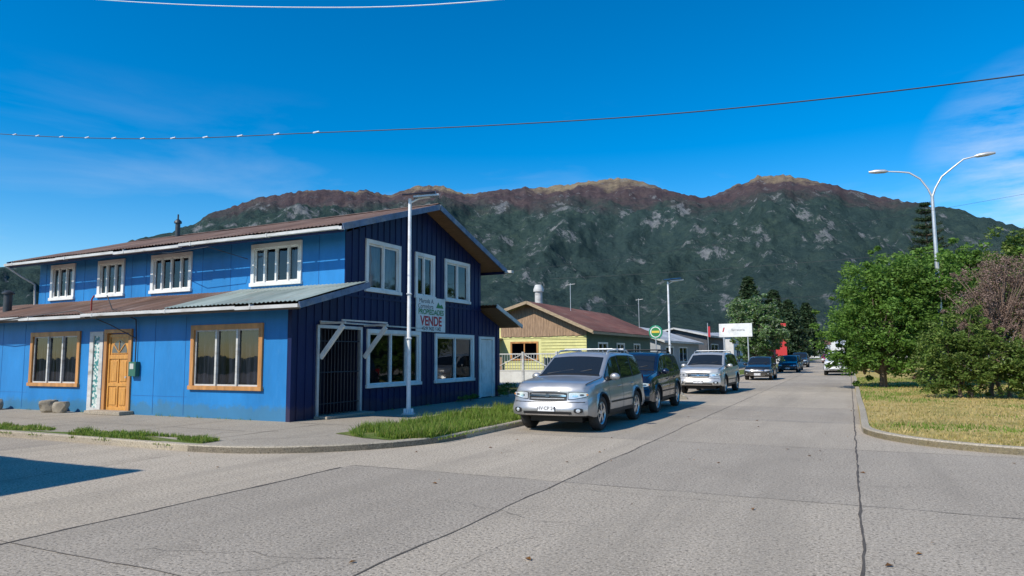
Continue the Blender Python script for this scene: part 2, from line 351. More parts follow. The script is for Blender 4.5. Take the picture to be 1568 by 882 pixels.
for i in range(2600):
    k=random.random()
    if k<.35: q=(-7.0+random.uniform(-.03,.06),random.uniform(11,30))
    elif k<.6: q=(random.uniform(-26,-11),8.47+random.uniform(-.04,.04))
    elif k<.75: q=(random.uniform(-24,-12.2),12.45+random.uniform(-.06,.02))
    else: q=(-12.02+random.uniform(0,.08),random.uniform(15.4,24))
    if noise.noise(Vector((q[0]*1.5,q[1]*1.5,1)))>.05: pts.append(q)
blades('kerb_weeds',pts,.02,.09,grass_g,.08,.01)
lv=[]
for i in range(120):
    x=random.uniform(-12,7); y=random.uniform(2,13) if random.random()<.8 else random.uniform(8,30)
    if y>13 and (x<-7 or x>0): x=random.uniform(-7,0)
    if (x<-6.8 and y>8.3): continue
    a=random.uniform(0,6.28); s=random.uniform(.012,.04)
    for k,(q,z) in enumerate(((1,.008),(.6,.025),(1,.008),(.5,.018))): lv.append((x+s*q*math.cos(a+k*1.57),y+s*q*math.sin(a+k*1.57),z))
rawmesh('fallen_leaves',np.array(lv),4,leafmat('dead_leaf',[(.26,.12,.03),(.38,.19,.06),(.18,.09,.04)]))
# ------------------------------------------------------------------ wall builder
class Plane:
    """ax 'x': u along X facing -Y; 'y': u along Y facing +X; 'yn' facing -X; 'xn' facing +Y"""
    def __init__(s,ax,c): s.ax=ax; s.c=c; s.sg={'x':-1,'y':1,'yn':-1,'xn':1}[ax]
    def P(s,u,z,n=0):
        return (u,s.c+s.sg*n,z) if s.ax in('x','xn') else (s.c+s.sg*n,u,z)
    def B(s,u0,u1,n0,n1,z0,z1):
        a,b=s.c+s.sg*n0,s.c+s.sg*n1
        return (u0,u1,a,b,z0,z1) if s.ax in('x','xn') else (a,b,u0,u1,z0,z1)
def wall(name,pl,u0,u1,z0,z1,holes,mat,parent,tops=None):
    us=sorted({u0,u1}|{h[0] for h in holes}|{h[1] for h in holes}); zs=sorted({z0,z1}|{h[2] for h in holes}|{h[3] for h in holes})
    v=[];f=[]
    for i in range(len(us)-1):
        for j in range(len(zs)-1):
            uc=(us[i]+us[i+1])/2; zc=(zs[j]+zs[j+1])/2
            if any(h[0]<uc<h[1] and h[2]<zc<h[3] for h in holes): continue
            n=len(v); v+=[pl.P(us[i],zs[j]),pl.P(us[i+1],zs[j]),pl.P(us[i+1],zs[j+1]),pl.P(us[i],zs[j+1])]; f.append((n,n+1,n+2,n+3))
    if tops:
        n=len(v); v+=[pl.P(u,z) for u,z in tops]; f.append(tuple(range(n,n+len(tops))))
    for h in holes:
        q=[(h[0],h[2]),(h[1],h[2]),(h[1],h[3]),(h[0],h[3])]
        for k in range(4):
            a,b=q[k],q[(k+1)%4]; n=len(v); v+=[pl.P(*a,0),pl.P(*b,0),pl.P(*b,-.14),pl.P(*a,-.14)]; f.append((n,n+1,n+2,n+3))
    return mesh(name,v,f,mat,parent)
def window(pl,u0,u1,z0,z1,fm,parent,mull=(),fw=.08,proud=.035,curtain=None,transom=None,sash=None,sashm=None,back=True,cfrac=1.0):
    L=[pl.B(u0-fw*.3,u1+fw*.3,-.06,proud,z1-fw*.7,z1+fw*.3),pl.B(u0-fw*.5,u1+fw*.5,-.06,proud+.025,z0-fw*.3,z0+fw*.5),
       pl.B(u0-fw*.3,u0+fw*.7,-.06,proud-.002,z0+fw*.5,z1-fw*.7),pl.B(u1-fw*.7,u1+fw*.3,-.06,proud-.002,z0+fw*.5,z1-fw*.7)]
    boxes('frame',L,fm,parent,.006)
    sm=sashm or fm; S=[]
    edges=[u0+fw*.7]+[u0+(u1-u0)*m for m in mull]+[u1-fw*.7]
    for m in mull: u=u0+(u1-u0)*m; S.append(pl.B(u-.03,u+.03,-.05,proud-.02,z0+fw*.5,z1-fw*.7))
    if sash:
        for a,b in zip(edges[:-1],edges[1:]):
            S+= [pl.B(a,b,-.055,-.005,z0+fw*.5,z0+fw*.5+sash),pl.B(a,b,-.055,-.005,z1-fw*.7-sash,z1-fw*.7)]
            S+= [pl.B(a,a+sash,-.054,-.006,z0+fw*.5+sash,z1-fw*.7-sash),pl.B(b-sash,b,-.054,-.006,z0+fw*.5+sash,z1-fw*.7-sash)]
    if transom: zt=z0+(z1-z0)*transom; S.append(pl.B(u0+fw*.7,u1-fw*.7,-.048,-.0,zt-.022,zt+.022))
    if S: boxes('sash',S,sm,parent)
    mesh('glass',[pl.P(u0,z0,-.03),pl.P(u1,z0,-.03),pl.P(u1,z1,-.03),pl.P(u0,z1,-.03)],[(0,1,2,3)],glass,parent)
    if curtain:
        n=60; ph=random.random()*9
        spans=cfrac if isinstance(cfrac,(list,tuple)) else [(0,1,cfrac)]
        for (fa,fb,cfr) in spans:
            v=[];f=[]
            for i in range(n+1):
                tt=fa+(fb-fa)*i/n; u=u0+(u1-u0)*tt; zb=z1-(z1-z0)*(cfr+.03*math.sin(i*.3+ph))
                for j in range(6):
                    zz=zb+(z1-zb)*j/5; sag=.04*math.sin(i*.45+ph+.5*j)+.035*math.sin(i*1.1+ph+.2*j)
                    v.append(pl.P(u,zz,-.15+sag))
            for i in range(n):
                for j in range(5): f.append((i*6+j,i*6+6+j,i*6+7+j,i*6+j+1))
            mesh('curtain',v,f,curtain,parent,smooth=True)
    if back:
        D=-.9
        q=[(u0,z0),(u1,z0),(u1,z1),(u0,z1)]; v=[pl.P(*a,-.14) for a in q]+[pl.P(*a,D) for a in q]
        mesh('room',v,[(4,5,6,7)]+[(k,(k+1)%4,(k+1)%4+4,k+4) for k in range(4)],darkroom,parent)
def corr(name,x0,x1,A,B,mat,parent,wave=.14,amp=.014,axis='x'):
    n=int((x1-x0)/wave*6); rows=9; v=[];f=[]
    for i in range(n+1):
        x=x0+(x1-x0)*i/n; sh=int(x/.85)
        for j in range(rows):
            t=j/(rows-1); e=.03*noise.noise(Vector((sh*3.1,1,1))) if j==0 else 0
            y=A[0]+(B[0]-A[0])*(t+e*.5); z=A[1]+(B[1]-A[1])*t+amp*math.sin(2*math.pi*x/wave)+.02*noise.noise(Vector((x*.8,y*.8,1)))+.006*noise.noise(Vector((sh*7.7,2,1)))
            v.append((x,y,z) if axis=='x' else (y,x,z))
    for i in range(n):
        for j in range(rows-1): f.append((i*rows+j,i*rows+rows+j,i*rows+rows+j+1,i*rows+j+1))
    return mesh(name,v,f,mat,parent,smooth=True)
# ------------------------------------------------------------------ BLUE HOUSE
H=group('blue_wooden_house')
XW=-12.1; YF=12.5; YU=14.4; YB=22.0; YB2=23.5; XL=-27.4; XLU=-26.0
pf=Plane('x',YF); pu=Plane('x',YU); pw=Plane('y',XW)
fh=[(-15.55,-13.05,.86,2.46),(-22.75,-20.35,.86,2.42),(-19.82,-19.25,.12,2.40),(-19.1,-18.05,.12,2.36),(-26.9,-25.0,.86,2.42)]
wall('front_wall',pf,XL,XW,.08,2.95,fh,lblue,H)
for h in (fh[0],fh[1],fh[4]): window(pf,*h,orange,H,mull=(.36,.66),fw=.13,proud=.05,curtain=curt_g,sash=.04,sashm=trimw,cfrac=[(0,.42,.97),(.46,.98,.93)])
ptn,ntp,bp_=newmat('mosaic_panel'); vv=tex(ntp,16,kind='vcol'); sgr=ntp.nodes.new('ShaderNodeSeparateColor'); ntp.links.new(vv,sgr.inputs[0]); ntp.links.new(ramp(ntp,sgr.outputs[0],[(.45,(.05,.22,.22)),(.55,(.6,.66,.62))]),bp_.inputs['Base Color'])
boxes('side_panel',[pf.B(-19.68,-19.39,-.02,.0,.25,2.3)],ptn,H)
boxes('side_panel_frame',[pf.B(-19.85,-19.68,-.06,.04,.12,2.42),pf.B(-19.39,-19.24,-.06,.04,.12,2.42),pf.B(-19.68,-19.39,-.06,.038,2.3,2.42),pf.B(-19.68,-19.39,-.06,.038,.12,.25)],trimw,H)
boxes('door_frame',[pf.B(-19.18,-19.05,-.06,.05,.12,2.36),pf.B(-18.10,-17.97,-.06,.05,.12,2.36),pf.B(-19.18,-17.97,-.06,.055,2.36,2.47)],orange,H,.006)
boxes('door_leaf',[pf.B(-19.05,-18.10,-.07,-.03,.14,2.34)],doorw,H)
boxes('door_stiles',[pf.B(-19.03,-18.97,-.03,-.004,.16,2.32),pf.B(-18.18,-18.12,-.03,-.004,.16,2.32),pf.B(-18.60,-18.55,-.03,-.005,.3,1.62),pf.B(-18.97,-18.18,-.03,-.004,.16,.28),pf.B(-18.97,-18.18,-.03,-.004,.86,.95),pf.B(-18.97,-18.18,-.03,-.004,1.63,1.74),pf.B(-18.97,-18.18,-.03,-.004,2.24,2.32)],doorw,H,.006)
pn=[]
for a,b in ((-18.92,-18.65),(-18.50,-18.23)):
    for c,e in ((.34,.81),(1.0,1.57)): pn.append(pf.B(a,b,-.03,-.014,c,e))
boxes('door_panels',pn,doorw,H,.012)
fan=[pf.P(-18.575+.33*math.cos(math.radians(t)),1.80+.36*math.sin(math.radians(t)),-.024) for t in range(0,181,15)]
mesh('fan_light',fan,[tuple(range(len(fan)))],M('fan_glass',(.08,.1,.12),.1,0,0),H)
beam('fan_bars',[(pf.P(-18.575,1.80,-.015),pf.P(-18.575+.33*math.cos(math.radians(t)),1.80+.34*math.sin(math.radians(t)),-.015)) for t in (45,90,135)]+[(pf.P(-18.92,1.79,-.014),pf.P(-18.23,1.79,-.014))],.018,.022,doorw,H)
tubes('door_knob',[([pf.P(-18.18,1.12,-.03),pf.P(-18.18,1.12,.04)],[.018,.032])],steel,H)
boxes('door_step',[(-19.35,-17.8,YF-.42,YF-.005,.1,.2)],walk_m,H,.015)
seam=M('seam_blue',(.012,.10,.30),.6,0,.1)
bt=[]
for x in np.arange(-26.8,-12.2,1.22):
    if any(h[0]-.1<x<h[1]+.1 for h in fh): continue
    bt.append(pf.B(x-.006,x+.006,0,.005,.14,2.75))
for (a,b) in ((-24.9,-22.9),(-17.9,-15.7)): bt.append(pf.B(a,b,0,.004,.62,.628))
boxes('plywood_seam',bt,seam,H)
boxes('corner_board',[(XW-.1,XW+.03,YF-.03,YF+.1,.08,2.95)],dblue,H)
mb=M('meter_green',(.03,.13,.09),.5,0,.2)
boxes('meter_box',[pf.B(-17.92,-17.62,0,.14,1.15,1.55)],mb,H,.01)
boxes('meter_window',[pf.B(-17.86,-17.7,.14,.146,1.35,1.5)],M('meter_glass',(.5,.52,.5),.2,0,0),H)
tubes('meter_conduit',[([pf.P(-17.77,1.55,.05),pf.P(-17.77,2.2,.05),pf.P(-17.8,2.72,.06),pf.P(-18.2,3.0,.5),pf.P(-18.6,3.4,.4)],.016)],wire_m,H)
uh=[(-25.25,-23.95,3.72,4.90),(-22.6,-21.3,3.72,4.88),(-19.9,-18.1,3.72,4.88),(-15.5,-13.65,3.72,4.88)]
wall('upper_front_wall',pu,XLU,XW,3.2,5.2,uh,lblue,H)
for h,mu in zip(uh,((.33,.66),(.33,.66),(.26,.5,.75),(.26,.5,.75))): window(pu,*h,white,H,mull=mu,fw=.13,proud=.05,sash=.045,curtain=curt_w,cfrac=[(0,.2,.95),(.8,1,.95)] if h[0]>-20 else .4)
boxes('upper_seam',[pu.B(x-.006,x+.006,0,.006,3.5,5.0) for x in (-25.6,-23.4,-20.9,-20.2,-17.6,-16.4,-13.0)],seam,H)
sh=[(13.4,15.1,.12,2.40),(15.4,18.0,.80,2.38),(18.9,21.4,.80,2.34),(21.85,23.0,.12,2.33)]
ush=[(15.3,16.9,3.5,4.93),(17.75,18.8,3.5,4.88),(19.5,21.1,3.5,4.88)]
wall('side_wall_lower',pw,YF,YB2,.08,2.75,sh,dblue,H,tops=[(YF,2.75),(YB2,2.75),(YB,3.25),(YB,3.3),(YF+1.9,3.3)])
wall('side_wall_upper',pw,YU,YB,3.3,5.0,ush,dblue,H,tops=[(YU,5.0),(YB,5.0),(18.2,6.35)])
def roofz(y): return 5.02+ (6.38-5.02)*(y-13.7)/(18.2-13.7) if y<18.2 else 6.38-(6.38-4.85)*(y-18.2)/(22.8-18.2)
bb=[]
allh=sh+ush
for y in np.arange(12.72,23.5,.285):
    top=(2.7+(y-12)*.32 if y<YU else (roofz(y)-.12 if y<YB else 3.2-(y-22)*.3))
    segs=[(.1,top)]
    for h in allh:
        if h[0]-.1<y<h[1]+.1:
            ns=[]
            for a,b in segs:
                if h[2]-.08>a: ns.append((a,min(b,h[2]-.08)))
                if h[3]+.08<b: ns.append((max(a,h[3]+.08),b))
            segs=ns
    for a,b in segs:
        if b-a>.05: bb.append(pw.B(y-.022,y+.022,0,.02,a,b))
boxes('siding_batten',bb,dblue,H)
boxes('storey_band',[pw.B(YU,YB,.021,.034,3.27,3.33)],dblue,H)
for h in ush: window(pw,*h,white,H,mull=(.5,) if h[1]-h[0]>1.2 else (.45,),fw=.12,proud=.05,sash=.05,curtain=curt_w if h[0]<17 else None,cfrac=.9)
for h in sh[1:3]: window(pw,*h,white,H,mull=(.42,.72) if h[0]<18 else (.5,),fw=.12,proud=.05,sash=.035)
boxes('gate_frame',[pw.B(13.36,13.44,-.05,.05,.12,2.46),pw.B(15.06,15.14,-.05,.05,.12,2.46),pw.B(13.44,15.06,-.05,.048,2.38,2.46),pw.B(13.44,15.06,-.05,.048,.10,.17)],steel,H)
tubes('gate_bars',[([pw.P(y,.17,0),pw.P(y,2.38,0)],.012) for y in np.arange(13.55,15.0,.13)]+[([pw.P(13.44,z,0),pw.P(15.06,z,0)],.014) for z in (.45,1.25,2.05)],M('gate_black',(.02,.02,.03),.4,.3,0),H,n=5)
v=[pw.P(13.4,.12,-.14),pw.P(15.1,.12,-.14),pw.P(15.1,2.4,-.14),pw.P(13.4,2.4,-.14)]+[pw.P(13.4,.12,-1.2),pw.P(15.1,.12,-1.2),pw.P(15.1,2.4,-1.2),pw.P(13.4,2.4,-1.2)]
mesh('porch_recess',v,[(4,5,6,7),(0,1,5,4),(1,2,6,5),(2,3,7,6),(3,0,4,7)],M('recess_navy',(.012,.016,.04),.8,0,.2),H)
boxes('gate_threshold',[(XW-.2,XW+.45,13.3,15.2,.1,.17)],walk_m,H,.015)
BX=-11.35
beam('awning_bracket',[((XW+.03,13.5,1.62),(BX,13.5,2.44)),((XW+.03,15.25,1.62),(BX,15.25,2.44))],.07,.11,white,H)
beam('awning_arm',[((XW+.02,13.5,2.50),(BX+.06,13.5,2.50)),((XW+.02,15.25,2.50),(BX+.06,15.25,2.50))],.07,.05,trimw,H)
beam('awning_rail',[((BX,13.45,2.56),(BX,15.3,2.56)),((XW+.045,13.45,2.545),(XW+.045,18.1,2.51))],.05,.04,trimw,H)
boxes('service_door',[pw.B(21.97,22.88,-.06,-.02,.14,2.24)],white,H)
boxes('service_door_frame',[pw.B(21.83,21.95,-.05,.04,.12,2.34),pw.B(22.9,23.02,-.05,.04,.12,2.34),pw.B(21.95,22.9,-.05,.038,2.25,2.34)],white,H)
boxes('service_door_panels',[pw.B(22.07,22.37,-.02,-.008,a,b) for a,b in((.3,1.0),(1.15,2.1))]+[pw.B(22.47,22.77,-.02,-.008,a,b) for a,b in((.3,1.0),(1.15,2.1))],white,H,.01)
wall('rear_wall',Plane('xn',YB2),XL,XW,.08,2.7,[],dblue,H); wall('upper_rear_wall',Plane('xn',YB),XLU,XW,2.6,5.05,[],dblue,H)
wall('left_wall',Plane('yn',XL),YF,YB2,.08,2.9,[],lblue,H); wall('upper_left_wall',Plane('yn',XLU),YU,YB,2.9,5.0,[],lblue,H,tops=[(YU,5.0),(YB,5.0),(18.2,6.3)])
XR0,XR1=-26.5,-11.5
corr('main_roof_front',XR0,XR1,(13.62,5.06),(18.22,6.46),rust,H)
corr('main_roof_rear',XR0,XR1,(22.85,4.90),(18.18,6.46),rust,H)
soff=M('soffit_boards',(.26,.15,.075),.8,0,.3,4,(1,8,1))
mesh('soffit',[(XR0,13.7,4.97),(XR1,13.7,4.97),(XR1,18.2,6.35),(XR0,18.2,6.35),(XR1,22.8,4.80),(XR0,22.8,4.80)],[(0,1,2,3),(3,2,4,5)],soff,H)
beam('rafter_tails',[((x,13.66,4.93),(x,14.38,5.145)) for x in np.arange(XR0+.3,XR1,.8)],.05,.09,soff,H)
rake=M('rake_board_grey_blue',(.10,.15,.24),.6,0,.35,4,(1,1,1),dirt=(.3,.3,.3))
rb=[]
for X in (XR1+.02,XR0-.02):
    rb+= [((X,13.58,4.97),(X,18.2,6.37)),((X,18.2,6.37),(X,22.9,4.80))]
beam('rake_board',rb,.04,.17,rake,H)
boxes('eave_fascia',[(XR0,XR1,13.60,13.64,4.84,5.0),(XR0,XR1,22.82,22.86,4.7,4.86)],dblue,H)
def gutter(name,x0,x1,y,z,mat,par,seg=3.0):
    L=[]; x=x0
    i=0
    while x<x1:
        e=min(x+seg,x1); dz=.018*math.sin(i*2.3); L+=[(x,e,y-.12,y-.108,z-.08+dz,z+.0+dz),(x,e,y-.108,y,z-.08+dz,z-.068+dz)]; x=e; i+=1
    L+= [(xx-.02,xx+.02,y-.13,y,z-.09,z+.02) for xx in np.arange(x0+.5,x1,3.0)]
    return boxes(name,L,mat,par)
gutter('main_gutter',XR0-.05,XR1+.05,13.60,4.98,trimw,H)
tubes('downpipe',[([(-26.45,13.5,4.9),(-26.2,13.9,4.55),(-26.1,14.3,4.3),(-26.1,14.34,3.4)],.035)],trimw,H)
mesh('ridge_cap',[(XR0,18.05,6.44),(XR1,18.05,6.44),(XR1,18.2,6.50),(XR0,18.2,6.50),(XR1,18.35,6.44),(XR0,18.35,6.44)],[(0,1,2,3),(3,2,4,5)],rust,H)
corr('lower_roof_rusty',-28.2,-16.0,(11.92,2.92),(14.42,3.60),rust,H)
corr('lower_roof_zinc',-16.0,-11.3,(11.90,2.945),(14.42,3.625),greyroof,H)
mesh('lower_soffit',[(-28.2,12.0,2.82),(-11.32,12.0,2.82),(-11.32,14.38,3.48),(-28.2,14.38,3.48)],[(0,1,2,3)],soff,H)
beam('lower_rake',[((-11.30,11.9,2.84),(-11.30,14.45,3.53))],.04,.15,rake,H)
boxes('lower_fascia',[(-28.2,-11.3,11.90,11.94,2.75,2.88)],M('fascia_dark',(.12,.10,.09),.7,0,.3),H)
gutter('lower_gutter',-28.25,-11.25,11.90,2.88,trimw,H)
mesh('eave_return',[(-11.34,12.0,2.8),(-11.34,14.4,3.45),(-12.1,14.4,3.45),(-12.1,12.5,2.9)],[(0,1,2,3)],dblue,H)
corr('rear_lower_roof',-27.8,-11.45,(24.1,2.82),(22.0,3.5),rust,H)
beam('rear_lower_rake',[((-11.43,24.15,2.76),(-11.43,22.0,3.44))],.04,.14,trimw,H)
mesh('rear_soffit',[(-27.8,24.0,2.72),(-11.45,24.0,2.72),(-11.45,22,3.38),(-27.8,22,3.38)],[(0,1,2,3)],soff,H)
pipe_m=M('stove_pipe',(.07,.075,.08),.5,.6,.3)
tubes('roof_flue',[([(-23.5,18.0,6.3),(-23.5,18.0,6.95)],.09),([(-23.5,18.0,6.92),(-23.5,18.0,7.0),(-23.5,18.0,7.1)],[.14,.14,.03]),([(-23.5,18,7.1),(-23.5,18,7.28)],.03)],pipe_m,H)
tubes('stove_pipe',[([(-25.6,13.2,3.1),(-25.6,13.2,3.85)],.13),([(-25.6,13.2,3.85),(-25.6,13.2,3.9),(-25.6,13.2,3.98)],[.19,.19,.05]),([(-26.9,13.4,3.1),(-26.9,13.4,3.6)],.1)],pipe_m,H,12)
tubes('vent_pipe',[([(-19.6,12.3,2.9),(-19.6,12.3,3.35),(-19.5,12.3,3.45)],.022)],M('red_pipe',(.3,.04,.03),.5,0,0),H)
boxes('wall_lamp',[(-11.5,-11.2,22.75,22.95,4.72,4.82)],trimw,H,.01)
tubes('facade_cable',[([(-28,11.8,3.05),(-24,11.75,2.78),(-19.5,11.8,3.0),(-18.6,12.2,2.6),(-17.77,12.44,2.2)],.014),([(-20.3,14.2,5.0),(-17.8,13.4,4.72),(-16.2,13.4,4.78),(-15.6,14.3,4.5)],.01)],wire_m,H,n=5)
# ------------------------------------------------------------------ sign on house
S=group('for_sale_sign')
boxes('sign_board',[(XW+.04,XW+.07,17.72,19.42,2.42,3.52)],white,S)
def text(body,size,loc,rot,mat,parent,name='lettering',bold=.0,sx=1):
    cu=bpy.data.curves.new(name,'FONT'); cu.body=body; cu.size=size; cu.align_x='CENTER'; cu.offset=bold; cu.extrude=.001
    o=bpy.data.objects.new(name,cu); COL.objects.link(o); 
    dg=bpy.context.evaluated_depsgraph_get(); me=bpy.data.meshes.new_from_object(o.evaluated_get(dg)); bpy.data.objects.remove(o)
    me.materials.clear(); me.materials.append(mat); o=bpy.data.objects.new(name,me); COL.objects.link(o); o.location=loc; o.rotation_euler=rot; o.scale=(sx,1,1); o.parent=parent; return o
gr=M('sign_green',(.02,.2,.05),.5,0,0); rd=M('sign_red',(.45,.015,.03),.5,0,0); bl=M('sign_black',(.03,.03,.04),.5,0,0)
rt=(math.pi/2,0,math.pi/2); sxp=XW+.073
text('Marcela A.',.2,(sxp,18.3,3.33),rt,bl,S); text('Corredora',.2,(sxp,18.25,3.16),rt,bl,S)
text('PROPIEDADES',.235,(sxp,18.57,2.97),rt,gr,S,bold=.006); text('VENDE',.42,(sxp,18.57,2.62),rt,rd,S,bold=.012,sx=.95); text('+569 7433 6142',.17,(sxp,18.57,2.46),rt,bl,S,bold=.004)
mesh('logo_hill',[(sxp,18.85,3.2),(sxp,19.3,3.2),(sxp,19.2,3.33),(sxp,19.08,3.29),(sxp,18.98,3.40)],[(0,1,2,3,4)],gr,S)
# ------------------------------------------------------------------ solar lamps
cells=M('solar_panel_cells',(.02,.025,.05),.2,.2,0)
def solar_lamp(x,y,h,z0=.1,ang=0):
    g=group('solar_street_lamp',(x,y,z0),ang)
    tubes('pole',[([(0,0,0),(0,0,.5),(0,0,h)],[.065,.06,.045])],polew,g,12)
    boxes('base_plate',[(-.17,.17,-.17,.17,0,.03)],steel,g,.005)
    boxes('concrete_footing',[(-.28,.28,-.28,.28,-.04,.012)],kerb_m,g,.02)
    tubes('anchor_bolts',[([(a*.12,b*.12,.03),(a*.12,b*.12,.08)],.014) for a in(-1,1) for b in(-1,1)],steel,g,6)
    boxes('gusset',[(-.012,.012,-.13,.13,.03,.16),(-.13,.13,-.0119,.0119,.03,.155)],polew,g)
    tubes('arm',[([(0,0,h-.12),(.25,.0,h+.0),(.55,0,h+.05)],.025)],polew,g)
    o=boxes('solar_panel',[(-.25,.65,-.19,.19,0,.035)],cells,g,.004); o.location=(.05,0,h+.1); o.rotation_euler=(.15,-.1,0)
    o=boxes('lamp_head',[(.1,.8,-.13,.13,0,.06)],steel,g,.01); o.location=(0,0,h+.0); o.rotation_euler=(0,-.08,0)
    boxes('band',[(-.075,.075,-.075,.075,2.0,2.04),(-.07,.07,-.07,.07,3.2,3.24)],steel,g,.01)
    return g
solar_lamp(-10.62,15.3,5.85,.1,.5); solar_lamp(-8.3,35.3,5.3,.1,.5); solar_lamp(-8.3,72,5.6,.1,.5)
g=group('double_arm_street_lamp',(3.75,36,.1))
tubes('pole',[([(0,0,0),(0,0,5),(0,0,8.6)],[.11,.09,.07])],steel,g,12)
arm=[]
for s,xe,ze in ((-1,1.75,10.0),(1,1.75,10.25)):
    P0=[(0,8.6),(.14,9.0),(.42,9.5),(.85,9.85),(1.3,ze-.05),(xe,ze+.02)]
    arm.append(([(s*a,0,b) for a,b in P0],[.05,.045,.042,.04,.035,.03]))
tubes('arms',arm,steel,g,10)
for s,ze in ((-1,10.02),(1,10.27)):
    o=tubes('luminaire',[([(s*1.7,0,ze),(s*1.85,0,ze+.02),(s*2.2,0,ze+.05),(s*2.5,0,ze+.06)],[.04,.09,.1,.05])],steel,g,10); o.scale=(1,1.2,1)
# ------------------------------------------------------------------ wires
def cat(a,b,sag,n=24):
    a=Vector(a);b=Vector(b); return [a.lerp(b,i/n)-Vector((0,0,sag*4*(i/n)*(1-i/n))) for i in range(n+1)]
W=group('overhead_cables')
wp=[(-34,12,10.9),(-24.34,12,8.91),(-17,12,7.65),(-10.88,12,6.88),(-5.87,12,6.28),(-1.85,12,5.90),(2.5,12,5.69),(8,12,5.65),(14,12,5.9)]
def smoothpath(P,n=8):
    P=[Vector(q) for q in P]; out=[]
    for i in range(len(P)-1):
        p0=P[max(i-1,0)];p1=P[i];p2=P[i+1];p3=P[min(i+2,len(P)-1)]
        for k in range(n):
            t=k/n; out.append(.5*((2*p1)+(p2-p0)*t+(2*p0-5*p1+4*p2-p3)*t*t+(3*p1-p0-3*p2+p3)*t**3))
    out.append(P[-1]); return out
sw=smoothpath(wp)
tubes('service_cable',[(sw,.011)],wire_m,W,5)
tubes('cable_clips',[([q-Vector((.09,0,-.012)),q+Vector((.09,0,.012))],.02) for q in [Vector((x,12,np.interp(x,[v.x for v in sw],[v.z for v in sw]))) for x in np.arange(-23.5,-10.5,1.25)]],wirel_m,W,5)
tubes('high_cable',[(smoothpath([(-30,12,15.5),(-19.27,12,12.21),(-11.8,12,10.18),(-6.2,12,8.99),(2,12,7.9)]),.013)],wirel_m,W,5)
tubes('far_cables',[(cat((-17,40,6.5),(14,40,7.1),.25),.010),(cat((-12.5,34,4.2),(14,44,6.2),.5),.010),(cat((-11.2,22.9,4.8),(16,33,9.2),.4),.005)],wire_m,W,4)
# ------------------------------------------------------------------ stones
def rock(name,loc,s,mat):
    bm=bmesh.new(); bmesh.ops.create_icosphere(bm,subdivisions=3,radius=1)
    o=random.random()*50
    for v in bm.verts:
        n=noise.noise(v.co*1.3+Vector((o,0,0)))*.35
        q=v.co*(1+n); q=Vector((max(-.75,min(.75,q.x)),max(-.75,min(.75,q.y)),max(-.7,min(.7,q.z)))); v.co=Vector((q.x*s[0],q.y*s[1],q.z*s[2]))
    me=bpy.data.meshes.new(name); bm.to_mesh(me); bm.free(); me.materials.append(mat); ob=bpy.data.objects.new(name,me); ob.location=loc; COL.objects.link(ob); ob.rotation_euler=(0,0,random.random()*3); return ob
stone=M('stone',(.30,.26,.20),.9,0,.3,4,bmp=.5)
rock('stone_block',(-21.0,12.1,.27),(.28,.28,.26),stone); rock('stone_block',(-20.45,12.1,.25),(.2,.24,.24),stone); rock('stone_block',(-23.8,12.1,.25),(.4,.26,.24),stone)
rock('boulder',(-6.0,25.6,.06),(.75,.5,.28),M('pale_stone',(.5,.42,.3),.9,0,.2,4,bmp=.4))
# ------------------------------------------------------------------ CARS
tyre=M('tyre_rubber',(.025,.025,.025),.85,0,.2,8); rim=M('alloy_rim',(.62,.63,.65),.3,.9,.05); carglass=M('car_glass',(.014,.017,.02),.04,0,0,spec=.5)
lens=M('headlight_lens',(.62,.65,.68),.08,.35,.15,14); chrome=M('chrome',(.75,.75,.77),.15,1,0); plate=M('licence_plate',(.75,.75,.75),.4,0,0); redl=M('tail_light',(.35,.01,.01),.2,0,0); amber=M('amber_lens',(.6,.2,.02),.2,0,0); proj=M('projector',(.1,.1,.12),.1,.5,0)
gap=M('panel_gap',(.01,.01,.01),.8,0,0)
SUV=dict(L=4.62,w=.925,zt=[(0,.88),(.03,.97),(.10,1.03),(.3,1.07),(.7,1.11),(1.14,1.15),(1.26,1.19),(1.94,1.61),(2.12,1.68),(2.6,1.715),(3.5,1.71),(4.1,1.67),(4.28,1.61),(4.5,1.22),(4.58,1.08),(4.62,.92)],
  zs=[(0,.82),(.15,.92),(.5,.98),(1.1,1.03),(2.,1.05),(3.6,1.09),(4.4,1.14),(4.62,.87)],sill=.31,wy=(.90,3.62),wr=.37,win=((1.36,2.42),(2.50,3.40),(3.50,4.26)),doors=(1.44,2.46,3.5),cowl=(1.26,1.94),rear=(4.30,4.5),hl=(.70,.91),pr=.22,tk=.125)
HATCH=dict(L=3.95,w=.83,zt=[(0,.68),(.06,.77),(.2,.83),(.6,.91),(.95,.96),(1.05,.99),(1.8,1.38),(2.0,1.43),(2.5,1.47),(3.2,1.43),(3.5,1.36),(3.82,1.0),(3.92,.85),(3.95,.75)],
  zs=[(0,.62),(.3,.72),(1.0,.85),(2,.9),(3.5,.97),(3.95,.7)],sill=.24,wy=(.8,3.25),wr=.30,win=((1.15,2.15),(2.22,3.05),(3.12,3.5)),doors=(1.25,2.18,3.05),cowl=(1.05,1.8),rear=(3.52,3.82),hl=(.54,.72),pr=.30,tk=.15)
